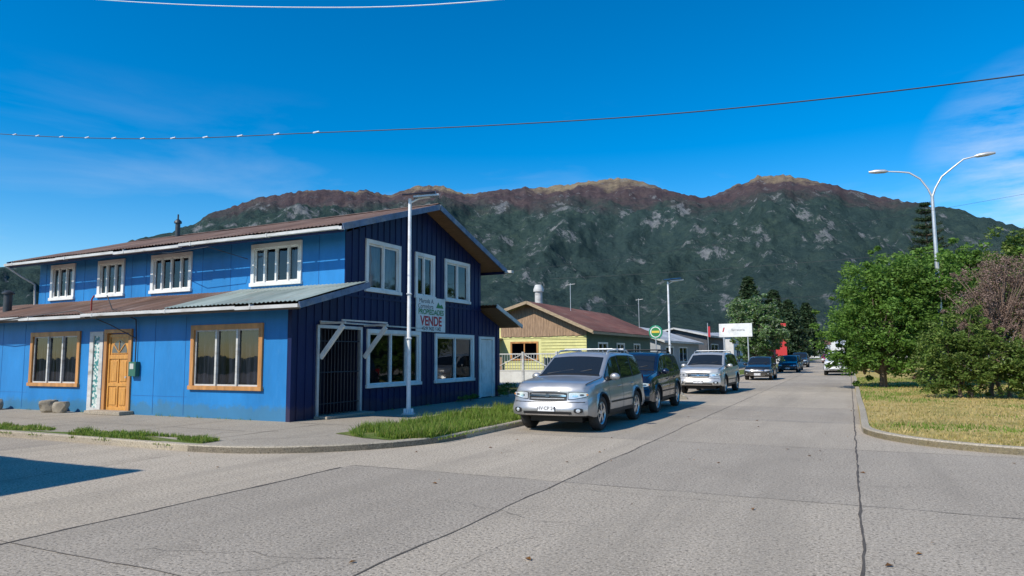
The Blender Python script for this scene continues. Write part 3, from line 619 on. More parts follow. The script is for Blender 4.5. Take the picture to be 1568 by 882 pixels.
def car(name,x,y,rot,sp_,pm,rails=False,seed=0,rimm=None,bars=2):
    g=group(name,(x,y,.004),rot)
    L,w,wr=sp_['L'],sp_['w'],sp_['wr']; ys=np.arange(0,L+.001,L/150)
    ker=np.ones(5)/5
    def prof(t):
        a=np.interp(ys,[q[0] for q in t],[q[1] for q in t]); b=np.convolve(np.pad(a,2,mode='edge'),ker,'valid'); b[0]=a[0]; b[-1]=a[-1]; return b
    ZT=prof(sp_['zt']); ZS=np.minimum(prof(sp_['zs']),ZT-.05)
    zt=lambda y:float(np.interp(y,ys,ZT)); zs=lambda y:float(np.interp(y,ys,ZS))
    wp_=lambda y: w*(1-.06*max(0,(.55-y)/.55)**2-.05*max(0,(y-(L-.5))/.5)**2)
    def zb(y):
        z=sp_['sill']+.06*max(0,(.35-y)/.35)+.08*max(0,(y-(L-.4))/.4)
        for c in sp_['wy']:
            R=wr+.06
            if abs(y-c)<R: z=max(z,wr+math.sqrt(R*R-(y-c)**2))
        return z
    def topw(y):
        h=zt(y)-zs(y); k=min(1,max(0,(h-.05)/.5)); return wp_(y)*(.91-sp_['tk']*k),min(.09,h*.5)
    def sidex(y,z):
        W_=wp_(y); s=zs(y)
        if z<=s:
            t=(z-sp_['sill'])/(s-sp_['sill']); t=min(1,max(0,t))
            x=W_*(.955+.045*math.sin(math.pi*min(1,t*1.05)**.8))
            if z>s-.06: x-=(z-(s-.06))*.22
            x-=.014*math.exp(-((t-.72)/.06)**2)
            for c in sp_['wy']:
                dd=math.hypot(y-c,z-wr); 
                if dd<wr+.17: x+=.03*max(0,1-abs(dd-(wr+.065))/.1)
            return x
        tw,rr=topw(y); x0=W_*.945; zt_=zt(y)-rr; t=min(1,(z-s)/max(.01,zt_-s)); return x0+(tw-x0)*t
    def D(x,y,z):
        q=(abs(x)/w)
        yf=sp_['pr']*q**3.6*math.exp(-y/.45)-.08*math.exp(-((z-.48)/.15)**2)*math.exp(-y/.18)+.05*max(0,z-.6)*math.exp(-y/.3)
        yr=.20*q**3.2*math.exp(-(L-y)/.4)-.06*math.exp(-((z-.5)/.16)**2)*math.exp(-(L-y)/.18)
        return (x,y+yf-yr,z)
    def section(y):
        b=zb(y); s=zs(y); s=max(s,b+.06); pts=[(0,b),(w*.6,b),(sidex(y,b)-.03,b)]
        for i in range(12):
            z=b+.012+(s-b-.012)*i/11; pts.append((sidex(y,z),z))
        tw,rr=topw(y); zt_=max(zt(y),s+.05); rr=min(rr,(zt_-s)*.5)
        for i in range(1,6):
            z=s+(zt_-rr-s)*i/5; x0=wp_(y)*.945; pts.append((x0+(tw-x0)*i/5,z))
        for i in range(1,5):
            a=math.pi/2*i/4; pts.append((tw-rr*1.4*(1-math.cos(a)),zt_-rr+rr*.8*math.sin(a)))
        xe,ze=pts[-1]
        for i in range(1,6):
            t=i/5; pts.append((xe*(1-t),ze+(rr*.2+.012)*(1-(1-t)**2)))
        return pts
    V=[];Fc=[];MI=[]; N=None
    for y_ in ys:
        sec=section(y_); N=len(sec)
        ring=[D(a,y_,b) for a,b in sec]+[D(-a,y_,b) for a,b in sec[-2:0:-1]]
        V+=ring
    K=len(V)//len(ys)
    for i in range(len(ys)-1):
        for k in range(K):
            Fc.append((i*K+k,i*K+(k+1)%K,(i+1)*K+(k+1)%K,(i+1)*K+k)); MI.append(1 if (k<3 or k>=K-3) else 0)
    for i,y_ in ((0,0.),(len(ys)-1,L)):
        sec=section(y_); NX=14; base=len(V)
        for (a,b) in sec[2:]:
            for q in range(NX+1): V.append(D(-a+2*a*q/NX,y_,b))
        R_=len(sec)-2
        for j in range(R_-1):
            for q in range(NX): Fc.append((base+j*(NX+1)+q,base+j*(NX+1)+q+1,base+(j+1)*(NX+1)+q+1,base+(j+1)*(NX+1)+q)); MI.append(0)
    ob=mesh('body',V,Fc,[pm,black],g,MI,True); 
    bm=bmesh.new(); bm.from_mesh(ob.data); bmesh.ops.remove_doubles(bm,verts=bm.verts,dist=.0008); bmesh.ops.dissolve_degenerate(bm,edges=bm.edges,dist=.0003); bmesh.ops.recalc_face_normals(bm,faces=bm.faces); bm.to_mesh(ob.data); bm.free(); ob.data.set_sharp_from_angle(angle=math.radians(40))
    gv=[];gf=[]; bv=[];bf=[]
    def spatch(fn_lo,fn_hi,y0,y1,off,vv,ff,ny=22,nz=5):
        for sgn in(-1,1):
            b0=len(vv)
            for i in range(ny+1):
                yy=y0+(y1-y0)*i/ny; lo=fn_lo(yy); hi=max(lo+.001,fn_hi(yy))
                for j in range(nz+1):
                    z=lo+(hi-lo)*j/nz; q=D(sidex(yy,z)+off,yy,z); vv.append((sgn*q[0],q[1],q[2]))
            for i in range(ny):
                for j in range(nz): 
                    f_=(b0+i*(nz+1)+j,b0+(i+1)*(nz+1)+j,b0+(i+1)*(nz+1)+j+1,b0+i*(nz+1)+j+1); ff.append(f_ if sgn>0 else f_[::-1])
    for a,b in sp_['win']:
        spatch(lambda q:zs(q)+.035,lambda q:zt(q)-.105,a,b,.008,gv,gf)
    a=sp_['win'][0][0]-.05; b=sp_['win'][-1][1]+.03
    spatch(lambda q:zs(q)+.012,lambda q:zt(q)-.085,a,b,.004,bv,bf,60)
    mesh('side_glass',gv,gf,carglass,g,smooth=True); mesh('window_surround',bv,bf,black,g,smooth=True)
    # arch lips
    av=[];af=[]
    for sgn in(-1,1):
        for c in sp_['wy']:
            b0=len(av); n_=20
            for i in range(n_+1):
                an=math.pi*(.03+.94*i/n_)
                for R_,o_ in ((wr+.058,.006),(wr+.095,.008),(wr+.10,-.004)):
                    yy=c+R_*math.cos(an); zz=wr+R_*math.sin(an); zz=max(zz,sp_['sill']+.01); q=D(sidex(yy,zz)+o_,yy,zz); av.append((sgn*q[0],q[1],q[2]))
            for i in range(n_):
                for j in range(2): af.append((b0+i*3+j,b0+i*3+3+j,b0+i*3+4+j,b0+i*3+j+1))
    mesh('wheel_arch_trim',av,af,black if rails else pm,g,smooth=True)
    def tpatch(y0,y1,off,vv,ff,inset=.05):
        b0=len(vv); ny,nx=10,14
        for i in range(ny+1):
            yy=y0+(y1-y0)*i/ny; tw,rr=topw(yy); xe=tw-rr*1.0-inset*.3; h=.2*rr+.012
            for k in range(nx+1):
                x_=-xe+2*xe*k/nx; t=1-min(1,abs(x_)/max(.01,(tw-1.4*rr))); t=max(t,0); z=zt(yy)-.2*rr+h*(1-(1-t)**2)
                q=D(x_,yy,z); vv.append((q[0],q[1]+(-off if y1<L/2 else off)*.6,q[2]+off))
        for i in range(ny):
            for k in range(nx): ff.append((b0+i*(nx+1)+k,b0+i*(nx+1)+k+1,b0+(i+1)*(nx+1)+k+1,b0+(i+1)*(nx+1)+k))
    wv=[];wf=[]; c0,c1=sp_['cowl']; tpatch(c0+.02,c1-.03,.010,wv,wf); r0,r1=sp_['rear']; tpatch(r0+.02,r1-.02,.010,wv,wf,.1)
    mesh('windscreen',wv,wf,carglass,g,smooth=True)
    wv=[];wf=[]; tpatch(c0-.05,c0+.03,.006,wv,wf,.0); mesh('cowl_panel',wv,wf,black,g,smooth=True)
    def fpatch(name_,x0,x1,z0,z1,off,mat,taper=0,rear=False,nx=12,nz=4,both=True,rnd=0):
        vv=[];ff=[]
        for sgn in ((-1,1) if both else (1,)):
            b0=len(vv)
            for i in range(nx+1):
                t=i/nx; x_=x0+(x1-x0)*t; lo=z0+taper*t; hi=z1-(taper*.2)*t
                if rnd: e=1-abs(2*t-1)**3; m_=(lo+hi)/2; lo=m_+(lo-m_)*(1-rnd+rnd*e); hi=m_+(hi-m_)*(1-rnd+rnd*e)
                for j in range(nz+1):
                    z=lo+(hi-lo)*j/nz; q=D(x_,L if rear else 0,z); vv.append((sgn*q[0],q[1]+(off if rear else -off),q[2]))
            for i in range(nx):
                for j in range(nz):
                    f_=(b0+i*(nz+1)+j,b0+(i+1)*(nz+1)+j,b0+(i+1)*(nz+1)+j+1,b0+i*(nz+1)+j+1); ff.append(f_ if (sgn>0)!=rear else f_[::-1])
        return mesh(name_,vv,ff,mat,g,smooth=True)
    h0,h1=sp_['hl']; wf_=w*.93; k_=w/.92; sl_=sp_['sill']; h1g=min(h1,zt(0)-.02)
    fpatch('headlight',.47*k_,wf_*.985,h0,h1g,.012,lens,.07,rnd=.25)
    fpatch('headlight_inner',.55*k_,.66*k_,h0+.06,h1g-.05,.018,chrome,.0,rnd=.5)
    fpatch('headlight_bulb',.70*k_,.78*k_,h0+.08,h1g-.04,.018,proj,.0,rnd=.5)
    fpatch('indicator',.82*k_,.86*k_,h0+.09,h1g-.04,.018,amber,.0,rnd=.3)
    fpatch('headlight_surround',.455*k_,wf_*.99,h0-.012,h1g+.008,.006,black,.07,rnd=.2)
    fpatch('grille',-.43*k_,.43*k_,h0-.03,h1g-.0,.010,black,both=False,rnd=.2)
    fpatch('grille_bar',-.42*k_,.42*k_,(h0+h1g)/2-.012,(h0+h1g)/2+.022,.024,chrome,both=False)
    fpatch('grille_mesh_a',-.38*k_,.38*k_,h0+.02,h0+.03,.018,steel,both=False); fpatch('grille_mesh_b',-.38*k_,.38*k_,h1g-.05,h1g-.04,.018,steel,both=False)
    fpatch('badge',-.06,.06,(h0+h1g)/2-.03,(h0+h1g)/2+.04,.03,chrome,both=False,rnd=.6)
    fpatch('lower_intake',-.55*k_,.55*k_,sl_+.085,h0-.24,.008,black,both=False,rnd=.2)
    fpatch('bumper_groove',-.80*k_,.80*k_,h0-.055,h0-.042,.006,gap,both=False)
    fpatch('skid_strip',-.5*k_,.5*k_,sl_+.065,sl_+.09,.02,chrome,both=False)
    fpatch('fog_light',.60*k_,.78*k_,sl_+.12,sl_+.22,.012,black,rnd=.4); fpatch('fog_lens',.65*k_,.73*k_,sl_+.135,sl_+.205,.02,lens,rnd=.6)
    pz=h0-.18; py=D(0,0,pz)[1]
    boxes('front_plate',[(-.19,.19,py-.03,py-.012,pz-.06,pz+.07)],plate,g,.003)
    o=text('HV·CP 24',.1,(0,py-.032,pz-.03),(math.pi/2,0,0),bl,g,'plate_lettering')
    fpatch('tail_light',.66*k_,wf_*.985,h1-.02,h1+.2,.012,redl,rear=True); fpatch('rear_plate',-.2,.2,h0-.05,h0+.08,.02,plate,rear=True,both=False)
    dv=[];df=[]
    for yd in sp_['doors']:
        spatch(lambda q:sl_+.1,lambda q:zs(q)-.0,yd-.006,yd+.006,.003,dv,df,1,8)
    y0,y1=sp_['doors'][0],sp_['doors'][-1]
    spatch(lambda q:sl_+.09,lambda q:sl_+.1,y0,y1,.003,dv,df,20,1)
    mesh('door_gap',dv,df,gap,g)
    tv=[];tf=[]
    spatch(lambda q:.56,lambda q:.60,y0+.08,y1-.1,.012,tv,tf,20,2); mesh('door_moulding',tv,tf,black,g)
    cv=[];cf_=[]; a0=sp_['wy'][0]+wr+.07; a1=sp_['wy'][1]-wr-.07
    spatch(lambda q:sl_+.014,lambda q:sl_+.085,a0,a1,.008,cv,cf_,20,2); mesh('sill_cladding',cv,cf_,black,g)
    hv=[];hf=[]
    for sgn in(-1,1):
        b0=len(hv)
        for i in range(21):
            yy=.12+(c0-.14)*i/20; tw,rr=topw(yy); xx=tw-.015; q=D(xx,yy,zt(yy)-rr*.45); hv+=[(sgn*(q[0]-.006),q[1],q[2]+.012),(sgn*(q[0]+.006),q[1],q[2]+.004)]
        for i in range(20): hf.append((b0+2*i,b0+2*i+1,b0+2*i+3,b0+2*i+2))
    mesh('bonnet_gap',hv,hf,gap,g)
    hb=[]
    for sgn in(-1,1):
        for yd in (sp_['doors'][1]-.2,sp_['doors'][2]-.2):
            z=zs(yd)-.14; xx=sidex(yd,z); hb.append((sgn*(xx-.01),sgn*(xx+.035),yd-.09,yd+.09,z-.015,z+.015))
    boxes('door_handles',hb,pm,g,.008)
    for sgn in(-1,1):
        ym=sp_['win'][0][0]+.28; zm=zs(ym)+.1; xm=sidex(ym,zm)
        b_=bmesh.new(); bmesh.ops.create_uvsphere(b_,u_segments=14,v_segments=8,radius=1)
        for v in b_.verts: v.co=Vector((v.co.x*.12+sgn*(xm+.14),v.co.y*(.09 if v.co.y<0 else .03)+ym,v.co.z*.085+zm))
        me=bpy.data.meshes.new('mirror'); b_.to_mesh(me); b_.free(); me.materials.append(pm); me.polygons.foreach_set('use_smooth',[True]*len(me.polygons)); link(bpy.data.objects.new('mirror',me),g)
    tubes('mirror_stalks',[([(s*(sidex(sp_['win'][0][0]+.28,zs(1.6)+.04)-.02),sp_['win'][0][0]+.28,zs(1.6)+.04),(s*(sidex(1.6,zs(1.6)+.04)+.08),sp_['win'][0][0]+.28,zs(1.6)+.07)],.025) for s in(-1,1)],black,g)
    if rails:
        rp=[]
        for s in(-1,1):
            xx=topw(3)[0]-.10; rp.append(([(s*xx,2.15,zt(2.15)),(s*xx,2.28,zt(2.28)+.05),(s*xx,3.0,zt(3)+.055),(s*xx,3.75,zt(3.75)+.05),(s*xx,3.9,zt(3.9)-.0)],.018))
        tubes('roof_rails',rp,rails,g)
        xx=topw(3)[0]-.10; tubes('roof_crossbars',[([(-xx,yy,zt(yy)+.07),(xx,yy,zt(yy)+.07)],.016) for yy in (2.6,3.5)],rails,g)
    tubes('wipers',[([(-.55,c0+.03,zt(c0)+.02),(.05,c0+.16,zt(c0+.16)+.02)],.008),([(.0,c0+.03,zt(c0)+.02),(.5,c0+.16,zt(c0+.16)+.02)],.008)],black,g,5)
    boxes('underbody',[(-w*.66,w*.66,.45,L-.4,.2,sl_+.25),(-w*.8,w*.8,sp_['wy'][0]+wr+.1,sp_['wy'][1]-wr-.1,.22,sl_+.1)],black,g)
    def lathe(pr,n,cx,cy,cz,sg,mat,nm):
        V_=[];F_=[]
        for k in range(n):
            a_=2*math.pi*k/n
            for (rr,xx) in pr: V_.append((cx+sg*xx,cy+rr*math.cos(a_),cz+rr*math.sin(a_)))
        m_=len(pr)
        for k in range(n):
            for j in range(m_-1): F_.append((k*m_+j,((k+1)%n)*m_+j,((k+1)%n)*m_+j+1,k*m_+j+1))
        return fixn(mesh(nm,V_,F_,mat,g,smooth=True,sharp=45))
    rw=wr*.66
    for cy in sp_['wy']:
        for sg in(-1,1):
            cx=sg*(w-.225)
            lathe([(rw,.0),(wr-.03,.0),(wr,.03),(wr,.19),(wr-.025,.215),(wr-.06,.222),(rw+.01,.205),(rw,.19),(rw,.0)],36,cx,cy,wr,sg,tyre,'tyre')
            lathe([(rw,.08),(rw+.004,.2),(rw-.012,.205),(rw-.03,.19),(rw-.035,.1)],36,cx,cy,wr,sg,rimm or rim,'wheel_rim')
            lathe([(0.001,.10),(rw-.02,.10)],24,cx,cy,wr,sg,gap,'brake_shadow')
            V_=[];F_=[]
            for k in range(5):
                a_=2*math.pi*k/5+.3+seed
                for da in(-.13,.13):
                    b0=len(V_)
                    r0_,r1_=.03,rw-.02; a2=a_+da; wd0,wd1=.028,.020
                    t=Vector((0,math.cos(a2),math.sin(a2))); nn=Vector((0,-math.sin(a2),math.cos(a2)))
                    for rr,wd,xo in((r0_,wd0,.195),(r1_,wd1,.185)):
                        for s2 in(-1,1):
                            for xx in(xo-.04,xo):
                                q=t*rr+nn*wd*s2; V_.append((cx+sg*xx,cy+q.y,wr+q.z))
                    F_+=[(b0+1,b0+3,b0+7,b0+5),(b0,b0+1,b0+5,b0+4),(b0+2,b0+3,b0+7,b0+6),(b0+4,b0+5,b0+7,b0+6)]
            fixn(mesh('wheel_spokes',V_,F_,rimm or rim,g))
            lathe([(0.001,.2),(.05,.2),(.06,.185),(.06,.12)],16,cx,cy,wr,sg,rimm or rim,'wheel_hub')
    return g
silver=paint('silver_paint',(.46,.46,.46),.55,.34); navy=paint('navy_paint',(.012,.02,.05),.4,.25); pearl=paint('pearl_silver_paint',(.62,.60,.56),.5,.32); charcoal=paint('charcoal_paint',(.035,.04,.045),.5,.28); whitep=paint('white_car_paint',(.7,.7,.7),.0,.3); redp=paint('red_car_paint',(.35,.02,.02),.1,.3)
car('parked_suv',-5.83,13.55,0.0,SUV,silver,rails=steel)
car('parked_suv',-5.85,18.55,0.02,SUV,navy,rails=black,seed=.4)
car('parked_suv',-5.6,28.6,-.03,SUV,pearl,rails=steel,seed=.8)
car('parked_hatchback',-5.15,44.6,0,HATCH,charcoal,seed=.2)
car('parked_hatchback',-4.8,63,0,HATCH,navy); car('parked_hatchback',-5.0,70,0,HATCH,charcoal); car('parked_suv',-5.3,86,0,SUV,charcoal)
car('oncoming_suv',-.85,55.3,0,SUV,whitep,rails=black)
car('distant_hatchback',-3.2,120,0,HATCH,redp); car('distant_suv',-1.2,150,0,SUV,whitep)
car('parked_suv',11.5,52,0,SUV,silver); car('parked_hatchback',12.2,64,0,HATCH,whitep)
# ------------------------------------------------------------------ generic building
def building(name,x0,x1,y0,y1,zw,zr,wm,rm,ridge='y',xr=None,front=(),side=(),wm2=None,zl=None,ov=.4,trim=None):
    g=group(name); A=Plane('x',y0); B=Plane('y',x1); zl=zl or zw
    if ridge=='y':
        xr=xr if xr is not None else (x0+x1)/2
        wall('front_wall',A,x0,x1,.08,min(zw,zl),[q[:4] for q in front],wm,g,tops=[(x0,min(zw,zl)),(x1,min(zw,zl)),(x1,zw),(xr,zr),(x0,zl)])
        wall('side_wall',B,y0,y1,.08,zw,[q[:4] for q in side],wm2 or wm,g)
        wall('left_wall',Plane('yn',x0),y0,y1,.08,zl,[],wm,g); wall('rear_wall',Plane('xn',y1),x0,x1,.08,min(zw,zl),[],wm,g,tops=[(x0,min(zw,zl)),(x1,min(zw,zl)),(x1,zw),(xr,zr),(x0,zl)])
        sr=(zr-zw)/(x1-xr); sL=(zr-zl)/(xr-x0)
        corr('roof_right',y0-ov,y1+ov,(x1+ov,zw-ov*sr+.06),(xr,zr+.06),rm,g,wave=.25,amp=.015,axis='y'); corr('roof_left',y0-ov,y1+ov,(x0-ov,zl-ov*sL+.06),(xr,zr+.06),rm,g,wave=.25,amp=.015,axis='y')
        beam('barge_board',[((x1+ov,y0-ov,zw-ov*sr),(xr,y0-ov,zr)),((x0-ov,y0-ov,zl-ov*sL),(xr,y0-ov,zr))],.04,.16,trim or trimw,g)
        boxes('eave_board',[(x1+ov-.02,x1+ov+.02,y0-ov,y1+ov,zw-ov*sr-.1,zw-ov*sr+.03)],trim or trimw,g)
    else:
        yr=(y0+y1)/2
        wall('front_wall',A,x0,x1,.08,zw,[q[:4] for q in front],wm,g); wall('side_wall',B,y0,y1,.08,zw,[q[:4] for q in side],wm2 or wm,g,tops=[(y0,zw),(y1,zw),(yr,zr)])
        wall('left_wall',Plane('yn',x0),y0,y1,.08,zw,[],wm,g,tops=[(y0,zw),(y1,zw),(yr,zr)]); wall('rear_wall',Plane('xn',y1),x0,x1,.08,zw,[],wm,g)
        sr=(zr-zw)/(yr-y0)
        corr('roof_front',x0-ov,x1+ov,(y0-ov,zw-ov*sr+.06),(yr,zr+.06),rm,g,wave=.25); corr('roof_rear',x0-ov,x1+ov,(y1+ov,zw-ov*sr+.06),(yr,zr+.06),rm,g,wave=.25)
        beam('barge_board',[((x1+ov,y0-ov,zw-ov*sr),(x1+ov,yr,zr)),((x1+ov,y1+ov,zw-ov*sr),(x1+ov,yr,zr))],.04,.16,trim or trimw,g)
    for q in front: window(A,*q[:4],q[4] if len(q)>4 else white,g,mull=(.5,),fw=.1)
    for q in side: window(B,*q[:4],q[4] if len(q)>4 else white,g,mull=(.5,),fw=.1)
    return g
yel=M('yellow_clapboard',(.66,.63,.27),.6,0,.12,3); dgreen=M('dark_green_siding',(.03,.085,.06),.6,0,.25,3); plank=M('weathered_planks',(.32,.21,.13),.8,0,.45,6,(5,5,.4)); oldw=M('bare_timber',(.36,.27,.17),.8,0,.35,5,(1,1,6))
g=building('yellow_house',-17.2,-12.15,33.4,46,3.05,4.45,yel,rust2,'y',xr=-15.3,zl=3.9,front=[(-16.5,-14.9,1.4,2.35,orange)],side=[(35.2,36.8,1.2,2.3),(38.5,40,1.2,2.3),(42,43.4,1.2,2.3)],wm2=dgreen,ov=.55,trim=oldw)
boxes('clapboard',[(-17.22,-12.13,33.4-.022,33.4-.002,z,z+.015) for z in np.arange(.3,2.6,.16) if not 1.3<z<2.45]+[(-14.7,-12.13,33.378,33.398,z,z+.015) for z in np.arange(1.34,2.5,.16)],M('board_shadow_gap',(.42,.40,.16),.7,0,0),g)
pv=[];
for i,x in enumerate(np.arange(-17.1,-12.3,.16)):
    zt_=(3.9+(x+17.2)*.29 if x<-15.3 else 4.45-(x+15.3)*.445); pv.append((x+.004,x+.156,33.36+random.uniform(-.006,0),33.39,2.62+random.uniform(0,.04),zt_-.06))
boxes('gable_planks',pv,plank,g)
lean=boxes('lean_to_wall',[(-19.6,-17.25,32.6,33.3,.08,2.5)],M('tan_wall',(.42,.2,.09),.7,0,.2),g); boxes('lean_to_roof',[(-19.9,-17.0,32.2,34,2.5,2.58)],oldw,g)
boxes('lean_to_window',[(-18.9,-17.8,32.57,32.6,1.4,2.2)],white,g)
g2=group('chimney'); tubes('flue',[([(-16.2,36.5,4),(-16.2,36.5,5.35)],.22)],trimw,g2,14); tubes('cap',[([(-16.2,36.5,5.35),(-16.2,36.5,5.5),(-16.2,36.5,5.75)],[.3,.3,.2])],trimw,g2,14)
tubes('tv_antenna',[([(-14.4,37,4.2),(-14.4,37,5.8)],.02),([(-14.7,37,5.7),(-14.1,37,5.75)],.012)],steel)
tubes('tv_antenna',[([(-12.6,45,3.4),(-12.6,45,5.4)],.02),([(-12.8,45,5.3),(-12.3,45,5.35)],.012)],steel)
gs_=M('gate_sheet',(.66,.66,.62),.6,0,.12,2,dirt=(.4,.37,.33))
g=group('white_gate')
boxes('posts',[(x-.05,x+.05,27.35,27.45,.1,1.8) for x in (-14.6,-12.95,-11.35)],trimw,g)
boxes('rails',[(-14.55,-11.4,27.38,27.42,z,z+.05) for z in (.25,.95,1.68)],trimw,g)
boxes('sheet_panels',[(-14.53,-13.02,27.39,27.41,.3,.95),(-12.88,-11.42,27.39,27.41,.3,.95)],gs_,g); tubes('pickets',[([(x,27.4,.98),(x,27.4,1.7)],.012) for x in np.arange(-14.5,-11.4,.13)],trimw,g,5)
beam('gate_brace',[((-14.5,27.36,1.0),(-13.05,27.36,1.66)),((-12.85,27.36,1.66),(-11.45,27.36,1.0))],.02,.04,trimw,g)
g=group('timber_fence'); boxes('boards',[(-12.05+random.uniform(-.01,.01),-12.02,y,y+.14,.1,1.55+random.uniform(-.05,.05)) for y in np.arange(27.6,33.3,.15)],M('fence_green_grey',(.14,.16,.12),.8,0,.3),g)
g=group('yard_fence'); boxes('boards',[(x,x+.14,28.6,28.63,.1,1.55+random.uniform(-.05,.05)) for x in np.arange(-20,-14.7,.15)],plank,g)
grey=M('grey_cladding',(.33,.35,.37),.6,0,.15); groof=roof_mat('grey_zinc_roof',(.30,.33,.36),(.38,.41,.44),(.44,.47,.5),(.36,.36,.36)); whw=M('white_render',(.62,.62,.6),.7,0,.1); dk=M('dark_grey_wall',(.07,.075,.085),.7,0,.2)
building('grey_workshop',-20,-12.2,49,63,2.7,3.9,grey,groof,'y',xr=-16,side=[(50.5,53,1,2.2),(55,58,1,2.2)],front=[(-15,-13.2,1,2.1)])
building('dark_shed',-18,-12.0,66,76,3.4,4.1,dk,groof,'y',side=[(68,72,.6,2.6)])
building('white_shop',-20,-11.5,79,96,3.6,4.2,whw,groof,'x',side=[(81,84,.6,2.6),(87,90,.6,2.6)],front=[(-15.5,-13,.6,2.4)])
building('red_shop',-20,-11.0,118,135,4.5,5.2,M('red_wall',(.4,.03,.03),.6,0,.15),groof,'x',side=[(120,124,1,3)])
building('cream_house',-20,-10.5,150,170,4.2,6,whw,rust2,'y'); building('low_house',-22,-10.5,190,215,4,6,M('tan_house',(.4,.3,.2),.7,0,.2),rust2,'x')
for i,(x,y,h,m) in enumerate([(-9,250,4,whw),(-7,300,5,grey),(3,330,5,whw),(-3,420,7,whw),(14,380,6,grey),(30,120,4,whw),(32,90,4,grey),(31,60,4,whw),(30,160,5,grey)]): building('distant_house',x-8,x,y,y+12,h,h+2,m,rust2 if i%2 else groof,'x' if i%3 else 'y')
def disc(nm,x,y,z,R,yo,mat,par): return mesh(nm,[(x+R*math.cos(2*math.pi*i/28),y+yo,z+R*math.sin(2*math.pi*i/28)) for i in range(28)],[tuple(range(28))],mat,par)
g=group('round_sign',(-10.6,41.5,0)); 
tubes('pole',[([(0,0,.1),(0,0,3.4)],.04)],steel,g)
tubes('disc_body',[([(0,-.03,3.0),(0,.08,3.0)],.42)],M('sign_teal',(.02,.25,.14),.4,0,0),g,28); disc('ring',0,0,3.0,.33,-.035,white,g); disc('centre',0,0,3.0,.28,-.04,gr,g)
boxes('stripe',[(-.24,.24,-.05,-.042,2.95,3.08)],M('sign_yellow',(.7,.5,.06),.5,0,0),g)
g=group('billboard',(-7.95,56,0)); tubes('post',[([(-.9,0,.1),(-.9,0,4.0)],.07),([(.9,0,.1),(.9,0,4.0)],.05)],steel,g); boxes('panel',[(-1.25,1.25,-.1,.05,2.95,4.0)],white,g,.02); text('ferreteria',.26,(0.2,-.11,3.42),(math.pi/2,0,0),M('sign_grey',(.2,.2,.22),.5,0,0),g)
mesh('logo',[(-1.0,-.104,3.35),(-.9,-.104,3.35),(-.8,-.104,3.7),(-.9,-.104,3.7)],[(0,1,2,3)],rd,g)
g=group('pylon_sign',(-9.3,112,0)); boxes('panel',[(-.8,.8,-.15,.15,1.2,6.2)],M('pylon_red',(.5,.03,.03),.5,0,0),g,.02); boxes('lower',[(-.82,.82,-.17,.17,.1,1.2)],whw,g); boxes('stripe',[(-.6,.6,-.16,-.152,4.2,5.6)],white,g)
g=group('red_banner',(-10.9,60.5,0)); tubes('pole',[([(0,0,.1),(0,0,4.3)],.03)],steel,g); boxes('flag',[(0,.2,-.01,.01,3.1,4.0)],rd,g)
building('corner_house',-24,-11.9,-9,1.6,4.75,5.4,M('cream_wall',(.5,.45,.35),.7,0,.1),rust,'x',side=[(-6,-4.5,1,2.2),(-2.5,-1,1,2.2)],ov=.35)
# ------------------------------------------------------------------ TREES
bark=M('bark',(.12,.09,.065),.95,0,.35,8,(1,1,.3),bmp=.5,bscale=12)
def leaves(C,rads,per,size,spread,flat=.0):
    n=len(C); k=n*per; cc=np.repeat(C,per,0); rr=np.repeat(rads,per)[:,None]
    off=np.random.normal(0,1,(k,3)); off/=np.linalg.norm(off,axis=1)[:,None]; off*= (np.random.random((k,1))**.45)*rr*spread; off[:,2]*=.75
    P=cc+off; a=np.random.normal(0,1,(k,3)); a[:,2]*=.6; a/=np.linalg.norm(a,axis=1)[:,None]
    b=np.cross(a,np.random.normal(0,1,(k,3))); b/=np.linalg.norm(b,axis=1)[:,None]+1e-9
    s=size*np.random.uniform(.55,1.3,(k,1)); v=np.zeros((k,4,3)); v[:,0]=P-a*s; v[:,1]=P+b*s*.5; v[:,2]=P+a*s; v[:,3]=P-b*s*.5
    return v.reshape(-1,3)
